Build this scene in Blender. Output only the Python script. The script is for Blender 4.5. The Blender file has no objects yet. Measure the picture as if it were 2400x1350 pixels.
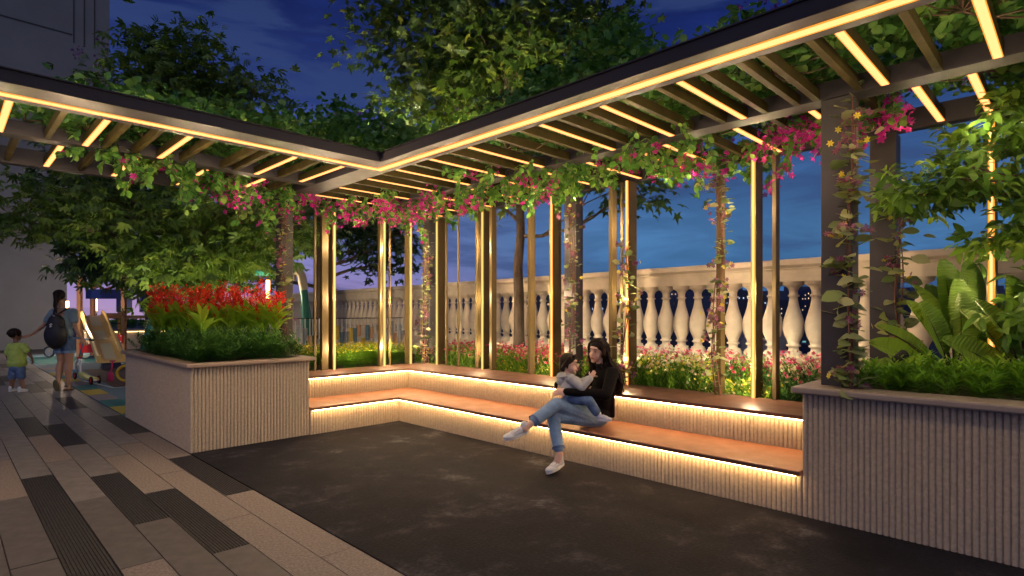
import bpy, math, random
import numpy as np
from mathutils import Vector, Matrix, noise
R = math.radians
S2 = math.sqrt(2)
random.seed(7); rng = np.random.default_rng(7)
scene = bpy.context.scene
col = scene.collection

# ------------------------------------------------------------------ camera, sky, light, exposure
cam_data = bpy.data.cameras.new('camera'); cam = bpy.data.objects.new('camera', cam_data); col.objects.link(cam)
cam.location = (0, 0, 1.5); cam.rotation_euler = (R(90), 0, R(-45))
cam_data.sensor_width = 36; cam_data.lens = 36*1342/2400; cam_data.shift_y = 56/2400
cam_data.clip_start = 0.05; cam_data.clip_end = 6000
scene.camera = cam
scene.view_settings.view_transform = 'Standard'; scene.view_settings.look = 'None'
scene.view_settings.gamma = 1; scene.view_settings.exposure = 0; scene.view_settings.use_curve_mapping = False
scene.render.engine = 'CYCLES'
scene.cycles.use_denoising = True
scene.cycles.max_bounces = 7; scene.cycles.diffuse_bounces = 3; scene.cycles.glossy_bounces = 3
scene.cycles.transmission_bounces = 4; scene.cycles.transparent_max_bounces = 6
scene.cycles.sample_clamp_indirect = 4
scene.cycles.use_light_tree = True

world = bpy.data.worlds.new('World'); scene.world = world; world.use_nodes = True
wn = world.node_tree.nodes; wl = world.node_tree.links; wn.clear()
def N(nodes, t, **kw):
    n = nodes.new(t)
    for k, v in kw.items(): setattr(n, k, v)
    return n
def ramp(nodes, stops, interp='LINEAR'):
    n = nodes.new('ShaderNodeValToRGB'); cr = n.color_ramp; cr.interpolation = interp
    while len(cr.elements) < len(stops): cr.elements.new(0.5)
    for e, (p, c) in zip(cr.elements, stops): e.position = p; e.color = (*c, 1)
    return n
wout = N(wn, 'ShaderNodeOutputWorld'); bg = N(wn, 'ShaderNodeBackground')
tc = N(wn, 'ShaderNodeTexCoord'); sep = N(wn, 'ShaderNodeSeparateXYZ'); wl.new(tc.outputs['Generated'], sep.inputs[0])
# dusk sky: elevation gradients, one over the blue side (towards +X-Y) and one over the afterglow side (towards +Y)
blue = ramp(wn, [(0.0, (.045, .10, .24)), (.05, (.034, .10, .225)), (.12, (.046, .125, .265)), (.24, (.030, .072, .19)), (.37, (.007, .016, .09)), (.6, (.006, .012, .075)), (1, (.004, .007, .05))])
lilac = ramp(wn, [(0.0, (.36, .24, .42)), (.035, (.27, .20, .42)), (.10, (.17, .18, .42)), (.2, (.10, .14, .34)), (.33, (.018, .034, .145)), (.45, (.007, .014, .078)), (1, (.004, .007, .05))])
wl.new(sep.outputs['Z'], blue.inputs[0]); wl.new(sep.outputs['Z'], lilac.inputs[0])
dot = N(wn, 'ShaderNodeVectorMath', operation='DOT_PRODUCT'); wl.new(tc.outputs['Generated'], dot.inputs[0]); dot.inputs[1].default_value = (-.707, .707, 0)
mr = N(wn, 'ShaderNodeMapRange', interpolation_type='SMOOTHSTEP'); wl.new(dot.outputs['Value'], mr.inputs[0])
mr.inputs[1].default_value = -.22; mr.inputs[2].default_value = .45
mixs = N(wn, 'ShaderNodeMix', data_type='RGBA'); wl.new(mr.outputs[0], mixs.inputs['Factor']); wl.new(blue.outputs[0], mixs.inputs['A']); wl.new(lilac.outputs[0], mixs.inputs['B'])
# thin stretched cloud bands
mp = N(wn, 'ShaderNodeMapping'); mp.inputs['Scale'].default_value = (1.6, 1.6, 9); wl.new(tc.outputs['Generated'], mp.inputs[0])
nz = N(wn, 'ShaderNodeTexNoise'); nz.inputs['Scale'].default_value = 1.9; nz.inputs['Detail'].default_value = 7; nz.inputs['Roughness'].default_value = .55; nz.inputs['Distortion'].default_value = .4
wl.new(mp.outputs[0], nz.inputs['Vector'])
dk = N(wn, 'ShaderNodeMapRange', interpolation_type='SMOOTHSTEP'); wl.new(nz.outputs['Fac'], dk.inputs[0]); dk.inputs[1].default_value = .48; dk.inputs[2].default_value = .60; dk.inputs[3].default_value = 0; dk.inputs[4].default_value = .95
mixc = N(wn, 'ShaderNodeMix', data_type='RGBA'); wl.new(dk.outputs[0], mixc.inputs['Factor']); wl.new(mixs.outputs['Result'], mixc.inputs['A'])
cc = N(wn, 'ShaderNodeMix', data_type='RGBA'); cc.inputs['Factor'].default_value = .6; cc.inputs['B'].default_value = (.028, .05, .14, 1); wl.new(mixs.outputs['Result'], cc.inputs['A']); wl.new(cc.outputs['Result'], mixc.inputs['B'])
lt = N(wn, 'ShaderNodeMapRange', interpolation_type='SMOOTHSTEP'); wl.new(nz.outputs['Fac'], lt.inputs[0]); lt.inputs[1].default_value = .48; lt.inputs[2].default_value = .34; lt.inputs[3].default_value = 0; lt.inputs[4].default_value = .7
br = N(wn, 'ShaderNodeMix', data_type='RGBA', blend_type='ADD'); wl.new(lt.outputs[0], br.inputs['Factor']); wl.new(mixc.outputs['Result'], br.inputs['A'])
scl = N(wn, 'ShaderNodeMix', data_type='RGBA', blend_type='MULTIPLY'); scl.inputs['Factor'].default_value = 1; wl.new(mixs.outputs['Result'], scl.inputs['A']); scl.inputs['B'].default_value = (.5, .5, .5, 1)
wl.new(scl.outputs['Result'], br.inputs['B'])
wl.new(br.outputs['Result'], bg.inputs['Color']); bg.inputs['Strength'].default_value = 1.25
wl.new(bg.outputs[0], wout.inputs[0])

sun_d = bpy.data.lights.new('dusk_sky_glow', 'SUN'); sun_d.energy = 0.42; sun_d.angle = R(60); sun_d.color = (1.0, .92, .90)
sun = bpy.data.objects.new('dusk_sky_glow', sun_d); col.objects.link(sun); sun.rotation_euler = (R(46), 0, R(-38))

# ------------------------------------------------------------------ materials
def mat(name, color=(.5, .5, .5), rough=.6, metal=0., spec=.5, noise_scale=0, noise_amt=.2, bump=0., bump_scale=60, color2=None, detail=6, stretch=None, coat=0):
    m = bpy.data.materials.new(name); m.use_nodes = True; nt = m.node_tree; b = nt.nodes['Principled BSDF']
    b.inputs['Base Color'].default_value = (*color, 1); b.inputs['Roughness'].default_value = rough; b.inputs['Metallic'].default_value = metal
    b.inputs['Specular IOR Level'].default_value = spec; b.inputs['Coat Weight'].default_value = coat
    tcn = nt.nodes.new('ShaderNodeTexCoord'); vec = tcn.outputs['Object']
    if stretch:
        mpn = nt.nodes.new('ShaderNodeMapping'); mpn.inputs['Scale'].default_value = stretch; nt.links.new(vec, mpn.inputs[0]); vec = mpn.outputs[0]
    if noise_scale:
        n = nt.nodes.new('ShaderNodeTexNoise'); n.inputs['Scale'].default_value = noise_scale; n.inputs['Detail'].default_value = detail; n.inputs['Roughness'].default_value = .62
        nt.links.new(vec, n.inputs['Vector'])
        c2 = color2 or tuple(c*(1-noise_amt) for c in color); c1 = color if color2 else tuple(min(1, c*(1+noise_amt)) for c in color)
        r = ramp(nt.nodes, [(.34, c2), (.66, c1)]); nt.links.new(n.outputs['Fac'], r.inputs[0]); nt.links.new(r.outputs[0], b.inputs['Base Color'])
        rr = nt.nodes.new('ShaderNodeMapRange'); nt.links.new(n.outputs['Fac'], rr.inputs[0]); rr.inputs[1].default_value = .3; rr.inputs[2].default_value = .7
        rr.inputs[3].default_value = min(1, rough*1.15); rr.inputs[4].default_value = rough*.85; nt.links.new(rr.outputs[0], b.inputs['Roughness'])
    if bump:
        n2 = nt.nodes.new('ShaderNodeTexNoise'); n2.inputs['Scale'].default_value = bump_scale; n2.inputs['Detail'].default_value = 5; nt.links.new(vec, n2.inputs['Vector'])
        bp = nt.nodes.new('ShaderNodeBump'); bp.inputs['Strength'].default_value = bump; bp.inputs['Distance'].default_value = .01
        nt.links.new(n2.outputs['Fac'], bp.inputs['Height']); nt.links.new(bp.outputs[0], b.inputs['Normal'])
    return m
def emis(name, color, strength=1.0):
    m = bpy.data.materials.new(name); m.use_nodes = True; nt = m.node_tree; nt.nodes.clear()
    e = nt.nodes.new('ShaderNodeEmission'); e.inputs[0].default_value = (*color, 1); e.inputs[1].default_value = strength
    o = nt.nodes.new('ShaderNodeOutputMaterial'); nt.links.new(e.outputs[0], o.inputs[0]); return m
def leafmat(name, a, b, c=None, rough=.45, trans=.35, bandscale=0):
    """leaf colour varies leaf by leaf through the 'tone' attribute"""
    m = bpy.data.materials.new(name); m.use_nodes = True; nt = m.node_tree; p = nt.nodes['Principled BSDF']
    at = nt.nodes.new('ShaderNodeAttribute'); at.attribute_name = 'tone'
    stops = [(0, a), (1, b)] if c is None else [(0, a), (.6, b), (1, c)]
    r = ramp(nt.nodes, stops); nt.links.new(at.outputs['Fac'], r.inputs[0]); colr = r.outputs[0]
    nt.links.new(colr, p.inputs['Base Color']); p.inputs['Roughness'].default_value = rough; p.inputs['Specular IOR Level'].default_value = .35
    t = nt.nodes.new('ShaderNodeBsdfTranslucent'); g = nt.nodes.new('ShaderNodeMix'); g.data_type = 'RGBA'; g.blend_type = 'MULTIPLY'; g.inputs['Factor'].default_value = 1
    g.inputs['B'].default_value = (1.5, 1.35, .6, 1); nt.links.new(colr, g.inputs['A']); nt.links.new(g.outputs['Result'], t.inputs[0])
    mx = nt.nodes.new('ShaderNodeMixShader'); mx.inputs[0].default_value = trans; nt.links.new(p.outputs[0], mx.inputs[1]); nt.links.new(t.outputs[0], mx.inputs[2])
    nt.links.new(mx.outputs[0], nt.nodes['Material Output'].inputs[0]); return m

M = {}
M['flute'] = mat('fluted_stone', (.46, .39, .295), .8, noise_scale=40, noise_amt=.14, bump=.15, bump_scale=160, detail=8)
M['cap'] = mat('planter_cap_stone', (.36, .28, .225), .34, noise_scale=9, noise_amt=.06)
M['cap_grey'] = mat('grey_planter_cap_stone', (.29, .25, .22), .34, noise_scale=9, noise_amt=.06)
M['seat'] = mat('seat_board', (.36, .155, .09), .5, noise_scale=5, noise_amt=.10, stretch=(1, 1, 1), bump=.05)
M['backcap'] = mat('bench_back_cap', (.13, .062, .045), .36, noise_scale=5, noise_amt=.10)
M['rafter'] = mat('rafter_metal', (.045, .036, .010), .6, 0, spec=.2, noise_scale=6, noise_amt=.2)
M['bronze'] = mat('bronze_coated_metal', (.12, .086, .030), .55, .1, noise_scale=3, noise_amt=.08)
M['beam'] = mat('pergola_beam_metal', (.040, .037, .046), .5, .1, spec=.3, noise_scale=3, noise_amt=.08)
M['column'] = mat('pergola_column_metal', (.055, .052, .058), .5, .2, noise_scale=3, noise_amt=.08)
M['led'] = emis('led_diffuser', (2.6, .93, .33)); M['led_halo'] = emis('led_halo_glow', (1.15, .42, .045))  # amber edges paint a halo beside each light line
M['strip'] = emis('bench_led_strip', (62, 37, 15))
M['cream'] = mat('cream_cast_stone', (.72, .63, .50), .75, noise_scale=3.5, noise_amt=.10, bump=.12, bump_scale=90)
M['soil'] = mat('soil', (.045, .032, .022), .95, noise_scale=30, noise_amt=.5, bump=.8, bump_scale=50)
M['bark'] = mat('bark', (.10, .075, .055), .9, noise_scale=14, noise_amt=.4, bump=.9, bump_scale=30, stretch=(1, 1, .25))
M['twig'] = mat('twig', (.10, .06, .04), .8)
M['wall'] = mat('facade_render', (.20, .205, .22), .85, noise_scale=.7, noise_amt=.06)
M['groove'] = mat('facade_joint', (.05, .05, .055), .9)
# dark court paving: worn, blotched
m = mat('court_paving', (.075, .068, .068), .85, spec=.12, bump=.5, bump_scale=55); nt = m.node_tree; b = nt.nodes['Principled BSDF']
tcx = nt.nodes.new('ShaderNodeTexCoord')
n1 = N(nt.nodes, 'ShaderNodeTexNoise'); n1.inputs['Scale'].default_value = 1.7; n1.inputs['Detail'].default_value = 9; n1.inputs['Roughness'].default_value = .72; n1.inputs['Distortion'].default_value = .15
n2 = N(nt.nodes, 'ShaderNodeTexNoise'); n2.inputs['Scale'].default_value = 45; n2.inputs['Detail'].default_value = 4
nt.links.new(tcx.outputs['Object'], n1.inputs[0]); nt.links.new(tcx.outputs['Object'], n2.inputs[0])
r1 = ramp(nt.nodes, [(.38, (.010, .011, .018)), (.53, (.016, .017, .026)), (.60, (.032, .033, .045)), (.70, (.10, .10, .12))]); nt.links.new(n1.outputs['Fac'], r1.inputs[0])
r2 = ramp(nt.nodes, [(.3, (.7, .7, .7)), (.62, (1.05, 1.05, 1.05)), (.74, (1.9, 1.8, 1.7))]); nt.links.new(n2.outputs['Fac'], r2.inputs[0])
mm = N(nt.nodes, 'ShaderNodeMix', data_type='RGBA', blend_type='MULTIPLY'); mm.inputs['Factor'].default_value = 1; nt.links.new(r1.outputs[0], mm.inputs['A']); nt.links.new(r2.outputs[0], mm.inputs['B'])
nt.links.new(mm.outputs['Result'], b.inputs['Base Color']); M['court'] = m
M['tile_smooth'] = mat('smooth_deck_tile', (.165, .158, .165), .55, noise_scale=8, noise_amt=.10, bump=.08, bump_scale=120)
M['tile_mid'] = mat('honed_deck_tile', (.10, .095, .10), .5, noise_scale=8, noise_amt=.10, bump=.08, bump_scale=120)
M['tile_rough'] = mat('split_deck_tile', (.215, .185, .170), .75, noise_scale=55, noise_amt=.22, bump=1.0, bump_scale=42)
M['tile_dark'] = mat('dark_deck_tile', (.028, .028, .034), .6, noise_scale=50, noise_amt=.25, bump=.25, bump_scale=90)
M['joint'] = mat('tile_joint', (.03, .028, .028), .9)

# ------------------------------------------------------------------ object helpers
def tag(o, label=None, cat=None, group=None, kind=None):
    if label: o['label'] = label
    if cat: o['category'] = cat
    if group: o['group'] = group
    if kind: o['kind'] = kind
    return o
def empty(name, loc=(0, 0, 0), rz=0, label=None, cat=None, group=None):
    o = bpy.data.objects.new(name, None); o.empty_display_size = .1; col.objects.link(o); o.location = loc; o.rotation_euler = (0, 0, rz)
    return tag(o, label, cat, group)
def copy_tree(o, parent=None, loc=None):
    c = o.copy(); col.objects.link(c); c.parent = parent
    if loc is not None: c.location = loc
    for ch in o.children: copy_tree(ch, c)
    return c
class MB:
    def __init__(s): s.v = []; s.f = []; s.mi = []; s.sm = []
    def add(s, vs, fs, mi=0, sm=False):
        o = len(s.v); s.v += [tuple(v) for v in vs]; s.f += [tuple(i+o for i in f) for f in fs]; s.mi += [mi]*len(fs); s.sm += [sm]*len(fs); return s
    def box(s, a, b, mi=0):
        x0, y0, z0 = a; x1, y1, z1 = b
        return s.add([(x0, y0, z0), (x1, y0, z0), (x1, y1, z0), (x0, y1, z0), (x0, y0, z1), (x1, y0, z1), (x1, y1, z1), (x0, y1, z1)],
                     [(3, 2, 1, 0), (4, 5, 6, 7), (0, 1, 5, 4), (1, 2, 6, 5), (2, 3, 7, 6), (3, 0, 4, 7)], mi)
    def bar(s, p, q, w, h, mi=0):
        """box beam from p to q, w across, h tall"""
        p = Vector(p); q = Vector(q); d = (q-p).normalized(); up = Vector((0, 0, 1)) if abs(d.z) < .95 else Vector((0, 1, 0))
        x = d.cross(up).normalized()*w/2; y = x.cross(d).normalized()*h/2
        vs = [c+sx*x+sy*y for c in (p, q) for sx, sy in ((-1, -1), (1, -1), (1, 1), (-1, 1))]
        return s.add(vs, [(0, 1, 2, 3), (7, 6, 5, 4), (0, 4, 5, 1), (1, 5, 6, 2), (2, 6, 7, 3), (3, 7, 4, 0)], mi)
    def tube(s, pts, rad, n=8, mi=0, cap=True):
        pts = [Vector(p) for p in pts]; rad = rad if hasattr(rad, '__len__') else [rad]*len(pts); rings = []
        up = Vector((0, 0, 1)); t0 = (pts[1]-pts[0]).normalized()
        x = t0.cross(up) if abs(t0.z) < .9 else t0.cross(Vector((1, 0, 0))); x.normalize()
        vs = []
        for i, p in enumerate(pts):
            t = (pts[min(i+1, len(pts)-1)]-pts[max(i-1, 0)])
            if t.length < 1e-9: t = t0.copy()
            t.normalize(); x = (x-t*x.dot(t)).normalized(); y = t.cross(x)
            for k in range(n):
                a = 2*math.pi*k/n; vs.append(p+(x*math.cos(a)+y*math.sin(a))*rad[i])
        fs = [(i*n+k, i*n+(k+1) % n, (i+1)*n+(k+1) % n, (i+1)*n+k) for i in range(len(pts)-1) for k in range(n)]
        s.add(vs, fs, mi, True)
        if cap: s.add([vs[k] for k in range(n)][::-1], [tuple(range(n))], mi); s.add([vs[-n+k] for k in range(n)], [tuple(range(n))], mi)
        return s
    def lathe(s, prof, c=(0, 0, 0), n=16, mi=0):
        cx, cy, cz = c; vs = [(cx+r*math.cos(2*math.pi*k/n), cy+r*math.sin(2*math.pi*k/n), cz+z) for r, z in prof for k in range(n)]
        fs = [(i*n+k, i*n+(k+1) % n, (i+1)*n+(k+1) % n, (i+1)*n+k) for i in range(len(prof)-1) for k in range(n)]
        s.add(vs, fs, mi, True); s.add([vs[k] for k in range(n)][::-1], [tuple(range(n))], mi); s.add([vs[-n+k] for k in range(n)], [tuple(range(n))], mi); return s
    def prism(s, poly, z0, z1, mi=0):
        n = len(poly); vs = [(x, y, z0) for x, y in poly]+[(x, y, z1) for x, y in poly]
        return s.add(vs, [tuple(range(n))[::-1], tuple(range(n, 2*n))]+[(i, (i+1) % n, n+(i+1) % n, n+i) for i in range(n)], mi)
    def ring(s, a, b, w, z0, z1, mi=0):
        """rectangular rim from corner a to corner b, w wide"""
        o = [(a[0], a[1]), (b[0], a[1]), (b[0], b[1]), (a[0], b[1])]; i_ = [(a[0]+w, a[1]+w), (b[0]-w, a[1]+w), (b[0]-w, b[1]-w), (a[0]+w, b[1]-w)]
        vs = [(x, y, z) for z in (z0, z1) for p in (o, i_) for x, y in p]
        fs = []
        for k in range(4):
            j = (k+1) % 4; fs += [(8+k, 8+j, 12+j, 12+k), (4+k, 4+j, j, k), (k, j, 8+j, 8+k), (4+j, 4+k, 12+k, 12+j)]
        return s.add(vs, fs, mi)
    def ell(s, c, r, n=10, mi=0, rot=None):
        vs = []; c = Vector(c)
        for i in range(n+1):
            th = math.pi*i/n
            for k in range(n*2):
                a = math.pi*k/n; v = Vector((r[0]*math.sin(th)*math.cos(a), r[1]*math.sin(th)*math.sin(a), r[2]*math.cos(th)))
                if rot is not None: v = rot @ v
                vs.append(c+v)
        m = 2*n; fs = [(i*m+(k+1) % m, i*m+k, (i+1)*m+k, (i+1)*m+(k+1) % m)[::-1] for i in range(n) for k in range(m)]
        return s.add(vs, fs, mi, True)
    def cap(s, p, q, r0, r1, n=12):
        p = Vector(p); q = Vector(q); d = q-p; L = d.length
        if L < 1e-6: return s.ell(p, (r0,)*3, 8)
        d.normalize(); K = 5; pts = []; rad = []
        for i in range(K+1):
            a = math.pi/2*(1-i/K); pts.append(p-d*r0*math.sin(a)); rad.append(max(r0*math.cos(a), 1e-4))
        for i in range(K+1):
            a = math.pi/2*i/K; pts.append(q+d*r1*math.sin(a)); rad.append(max(r1*math.cos(a), 1e-4))
        return s.tube(pts, rad, n)
    def build(s, name, mats, parent=None, bevel=0, smooth=None, loc=None):
        me = bpy.data.meshes.new(name); me.from_pydata(s.v, [], s.f); mats = mats if isinstance(mats, (list, tuple)) else [mats]
        for m_ in mats: me.materials.append(m_)
        me.polygons.foreach_set('material_index', s.mi); me.polygons.foreach_set('use_smooth', s.sm if smooth is None else [smooth]*len(s.f)); me.update()
        o = bpy.data.objects.new(name, me); col.objects.link(o)
        if parent: o.parent = parent
        if loc is not None: o.location = loc
        if bevel:
            bv = o.modifiers.new('edge', 'BEVEL'); bv.width = bevel; bv.segments = 2; bv.limit_method = 'ANGLE'
        return o
def struct(name, mb, m, **kw): return tag(mb.build(name, m, **kw), kind='structure')
def share(name, me, parent, loc=(0, 0, 0), rot=(0, 0, 0), scale=(1, 1, 1)):
    o = bpy.data.objects.new(name, me); col.objects.link(o); o.parent = parent; o.location = loc; o.rotation_euler = rot; o.scale = scale; return o

# leaf templates: x across, y along (unit length), z normal
def tmpl_leaf(w=.5, fold=.12, droop=.18):
    ys = [0, .22, .55, .82, 1]; ws = [.03, .75, 1, .6, .02]; v = []
    for y, ww in zip(ys, ws): v += [(-w/2*ww, y, fold*ww*w-droop*y*y), (0, y, -droop*y*y), (w/2*ww, y, fold*ww*w-droop*y*y)]
    f = []
    for i in range(4): f += [(i*3, i*3+1, i*3+4, i*3+3), (i*3+1, i*3+2, i*3+5, i*3+4)]
    return np.array(v), f
def tmpl_diamond(w=.45, droop=.15):
    return np.array([(0, 0, 0), (w/2, .45, .05-droop*.2), (0, 1, -droop), (-w/2, .45, .05-droop*.2)]), [(0, 1, 2, 3)]
def tmpl_maple():
    ang = [-150, -118, -100, -72, -55, -35, -18, 0, 18, 35, 55, 72, 100, 118, 150]; rad = [.25, .52, .34, .40, .80, .42, .55, 1.0, .55, .42, .80, .40, .34, .52, .25]
    c = (0, .32, 0); v = [c]
    for a, r in zip(ang, rad): v.append((r*.62*math.sin(R(a)), .32+r*.66*math.cos(R(a)), -.16*r*r))
    return np.array(v), [(0, i, i+1) for i in range(1, 15)]
def tmpl_spray(k=5, w=.34):
    """palmate / pinnate spray of drooping leaflets"""
    base, bf = tmpl_leaf(w, .15, .25); V = []; F = []; o = 0
    for i in range(k):
        a = R(-70+140*i/(k-1)); s_ = 1-.25*abs(i-(k-1)/2)/((k-1)/2); ca, sa = math.cos(a), math.sin(a)
        b = base*s_*.75; x = b[:, 0]*ca+b[:, 1]*sa; y = -b[:, 0]*sa+b[:, 1]*ca+.22; z = b[:, 2]-.12*abs(i-(k-1)/2)
        V.append(np.c_[x, y, z]); F += [tuple(j+o for j in f) for f in bf]; o += len(base)
    return np.vstack(V), F
def tmpl_flower(k=5, cup=.5):
    V = [(0, 0, 0)]; F = []
    for i in range(k):
        a = 2*math.pi*i/k; d = math.pi/k*.8; j = len(V)
        V += [(.6*math.cos(a-d), .6*math.sin(a-d), cup*.6), (1.0*math.cos(a), 1.0*math.sin(a), cup), (.6*math.cos(a+d), .6*math.sin(a+d), cup*.6)]; F.append((0, j, j+1, j+2))
    return np.array(V)*.5, F
T = dict(leaf=tmpl_leaf(), oval=tmpl_leaf(.72, .10, .12), narrow=tmpl_leaf(.22, .1, .2), dia=tmpl_diamond(), thin=tmpl_diamond(.2, .2), need=tmpl_diamond(.26, .3), maple=tmpl_maple(), spray=tmpl_spray(), spray3=tmpl_spray(3, .42), flower=tmpl_flower(), flat=tmpl_flower(6, .1))

def cloud(name, pts, dirs, nrm, size, tm, mats, parent=None, mi=None, tone=None, kind=None):
    """many small leaves as one mesh; each copy of template tm is turned so y follows dirs and z follows nrm"""
    pts = np.asarray(pts, float); n = len(pts)
    if n == 0: return None
    V, F = T[tm] if isinstance(tm, str) else tm
    d = np.asarray(dirs, float); d = d/np.maximum(np.linalg.norm(d, axis=1, keepdims=True), 1e-9)
    z = np.asarray(nrm, float); z = z-d*np.sum(z*d, 1, keepdims=True); bad = np.linalg.norm(z, axis=1) < 1e-3; z[bad] = np.array([.3, .5, .8])
    z = z-d*np.sum(z*d, 1, keepdims=True); z /= np.maximum(np.linalg.norm(z, axis=1, keepdims=True), 1e-9); x = np.cross(d, z)
    size = np.broadcast_to(np.asarray(size, float), (n,))
    P = (V[None, :, 0:1]*x[:, None]+V[None, :, 1:2]*d[:, None]+V[None, :, 2:3]*z[:, None])*size[:, None, None]+pts[:, None]
    nv = len(V); P = P.reshape(-1, 3)
    lens = np.array([len(f) for f in F]); flat = np.concatenate([np.array(f) for f in F])
    loops = (flat[None]+np.arange(n)[:, None]*nv).ravel(); tot = np.tile(lens, n); start = np.concatenate([[0], np.cumsum(tot)[:-1]])
    me = bpy.data.meshes.new(name); me.vertices.add(len(P)); me.vertices.foreach_set('co', P.ravel())
    me.loops.add(len(loops)); me.loops.foreach_set('vertex_index', loops.astype(np.int32)); me.polygons.add(len(tot)); me.polygons.foreach_set('loop_start', start.astype(np.int32)); me.polygons.foreach_set('loop_total', tot.astype(np.int32))
    mats = mats if isinstance(mats, (list, tuple)) else [mats]
    for m_ in mats: me.materials.append(m_)
    if mi is not None: me.polygons.foreach_set('material_index', np.repeat(np.asarray(mi, np.int32), len(F)))
    me.update(calc_edges=True); me.validate()
    tone = rng.random(n) if tone is None else tone
    at = me.attributes.new('tone', 'FLOAT', 'POINT'); at.data.foreach_set('value', np.repeat(np.asarray(tone, np.float32), nv))
    o = bpy.data.objects.new(name, me); col.objects.link(o)
    if parent: o.parent = parent
    if kind: o['kind'] = kind
    return o
def rv(n, s=1.): return rng.normal(0, s, (n, 3))
def unit(a): return a/np.maximum(np.linalg.norm(a, axis=-1, keepdims=True), 1e-9)
def in_ell(n, c, r, shell=.45):
    d = unit(rv(n)); rr = shell+(1-shell)*rng.random(n)**.6; return np.array(c)+d*rr[:, None]*np.array(r)

M['lf_vine'] = leafmat('vine_leaves', (.035, .13, .035), (.11, .29, .06), (.26, .42, .11))
M['lf_maple'] = leafmat('maple_leaves', (.03, .075, .018), (.085, .16, .03), (.24, .28, .045))
M['lf_olive'] = leafmat('olive_leaves', (.045, .10, .022), (.11, .20, .038), (.22, .31, .065))
M['lf_dark'] = leafmat('dark_tree_leaves', (.02, .06, .03), (.05, .11, .045), (.09, .16, .06))
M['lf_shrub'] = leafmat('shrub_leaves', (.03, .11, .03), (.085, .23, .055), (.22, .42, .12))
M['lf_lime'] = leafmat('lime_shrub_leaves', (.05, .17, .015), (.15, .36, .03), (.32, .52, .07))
M['lf_bright'] = leafmat('tree_leaves_bright', (.05, .14, .025), (.13, .28, .04), (.26, .42, .08))
M['lf_canna'] = leafmat('canna_leaves', (.12, .38, .03), (.30, .52, .04), (.50, .52, .05), trans=.4)
M['lf_climb'] = leafmat('climber_leaves', (.11, .19, .075), (.25, .31, .17), (.38, .42, .26))
M['fl_red'] = leafmat('red_petals', (.62, .02, .012), (.85, .05, .025), trans=.3)
M['fl_mag'] = leafmat('magenta_petals', (.34, .010, .26), (.60, .03, .46), trans=.35)
M['fl_violet'] = leafmat('violet_petals', (.13, .018, .22), (.30, .04, .36), trans=.3)
M['fl_pink'] = leafmat('pink_petals', (.60, .02, .13), (.78, .05, .22), (.82, .22, .36), trans=.35)
M['fl_white'] = leafmat('white_petals', (.70, .62, .42), (.80, .74, .55), trans=.35)
M['fl_yellow'] = leafmat('yellow_petals', (.62, .52, .03), (.75, .68, .08), trans=.35)
M['fl_mauve'] = leafmat('mauve_petals', (.20, .06, .16), (.36, .14, .30), trans=.3)

def px_terr(Y): return 7.354+.0811*(Y-4.667)/.9967   # centre line of the balustrade
# ------------------------------------------------------------------ ground
edge = [(px_terr(-7)+.22, -7), (px_terr(45)+.22, 45)]
struct('terrace_floor', MB().prism([(-24, -7), edge[0], edge[1], (-24, 45)], -.6, -.02), M['joint'])
struct('court_paving', MB().prism([(1.882, -6.9), (px_terr(-6.9), -6.9), (px_terr(9.6), 9.6), (1.882, 9.6)], -.016, 0), M['court'])
# playground rubber
M['rub_blue'] = mat('blue_rubber', (.09, .17, .24), .8, noise_scale=90, noise_amt=.15, bump=.2, bump_scale=150)
M['rub_teal'] = mat('teal_rubber', (.03, .17, .18), .8, noise_scale=90, noise_amt=.15)
M['rub_yellow'] = mat('ochre_rubber', (.42, .33, .045), .8, noise_scale=90, noise_amt=.15)
M['rub_brown'] = mat('brown_rubber', (.075, .04, .035), .8, noise_scale=90, noise_amt=.2)
M['rub_grey'] = mat('grey_rubber', (.20, .18, .21), .8, noise_scale=90, noise_amt=.15)
M['white_line'] = mat('white_line_paint', (.45, .55, .60), .7)
pg = struct('playground_floor', MB().prism([(1.882, 9.6), (px_terr(9.6), 9.6), (px_terr(26), 26), (1.882, 26)], -.016, 0), M['rub_blue'])
y = 9.97; kinds = ['rub_yellow', 'rub_teal', 'rub_grey', 'rub_yellow', 'rub_teal', 'rub_grey', 'rub_yellow', 'rub_teal', 'rub_yellow', 'rub_blue', 'rub_grey', 'rub_teal']
for k in range(11):
    MB().box((1.884, y, .001), (2.20, y+.87, .006)).build('rubber_tile', M[kinds[k]], pg); y += .89
MB().prism([(2.45, 13.6), (4.2, 13.5), (4.6, 18.2), (2.62, 18.3)], .001, .006).build('rubber_panel', M['rub_brown'], pg)
MB().prism([(2.0, 20.9), (3.6, 20.9), (3.6, 24.6), (2.0, 24.6)], .001, .006).build('rubber_panel', M['rub_teal'], pg)
lm = MB(); lm.box((1.9, 20.78, .008), (4.4, 20.86, .012)); lm.box((1.9, 24.7, .008), (4.4, 24.78, .012)); lm.bar((2.42, 13.5, .01), (4.2, 13.4, .01), .05, .004); lm.bar((2.42, 13.5, .01), (2.2, 15.3, .01), .05, .004)
lm.build('court_line', M['white_line'], pg)

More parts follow.
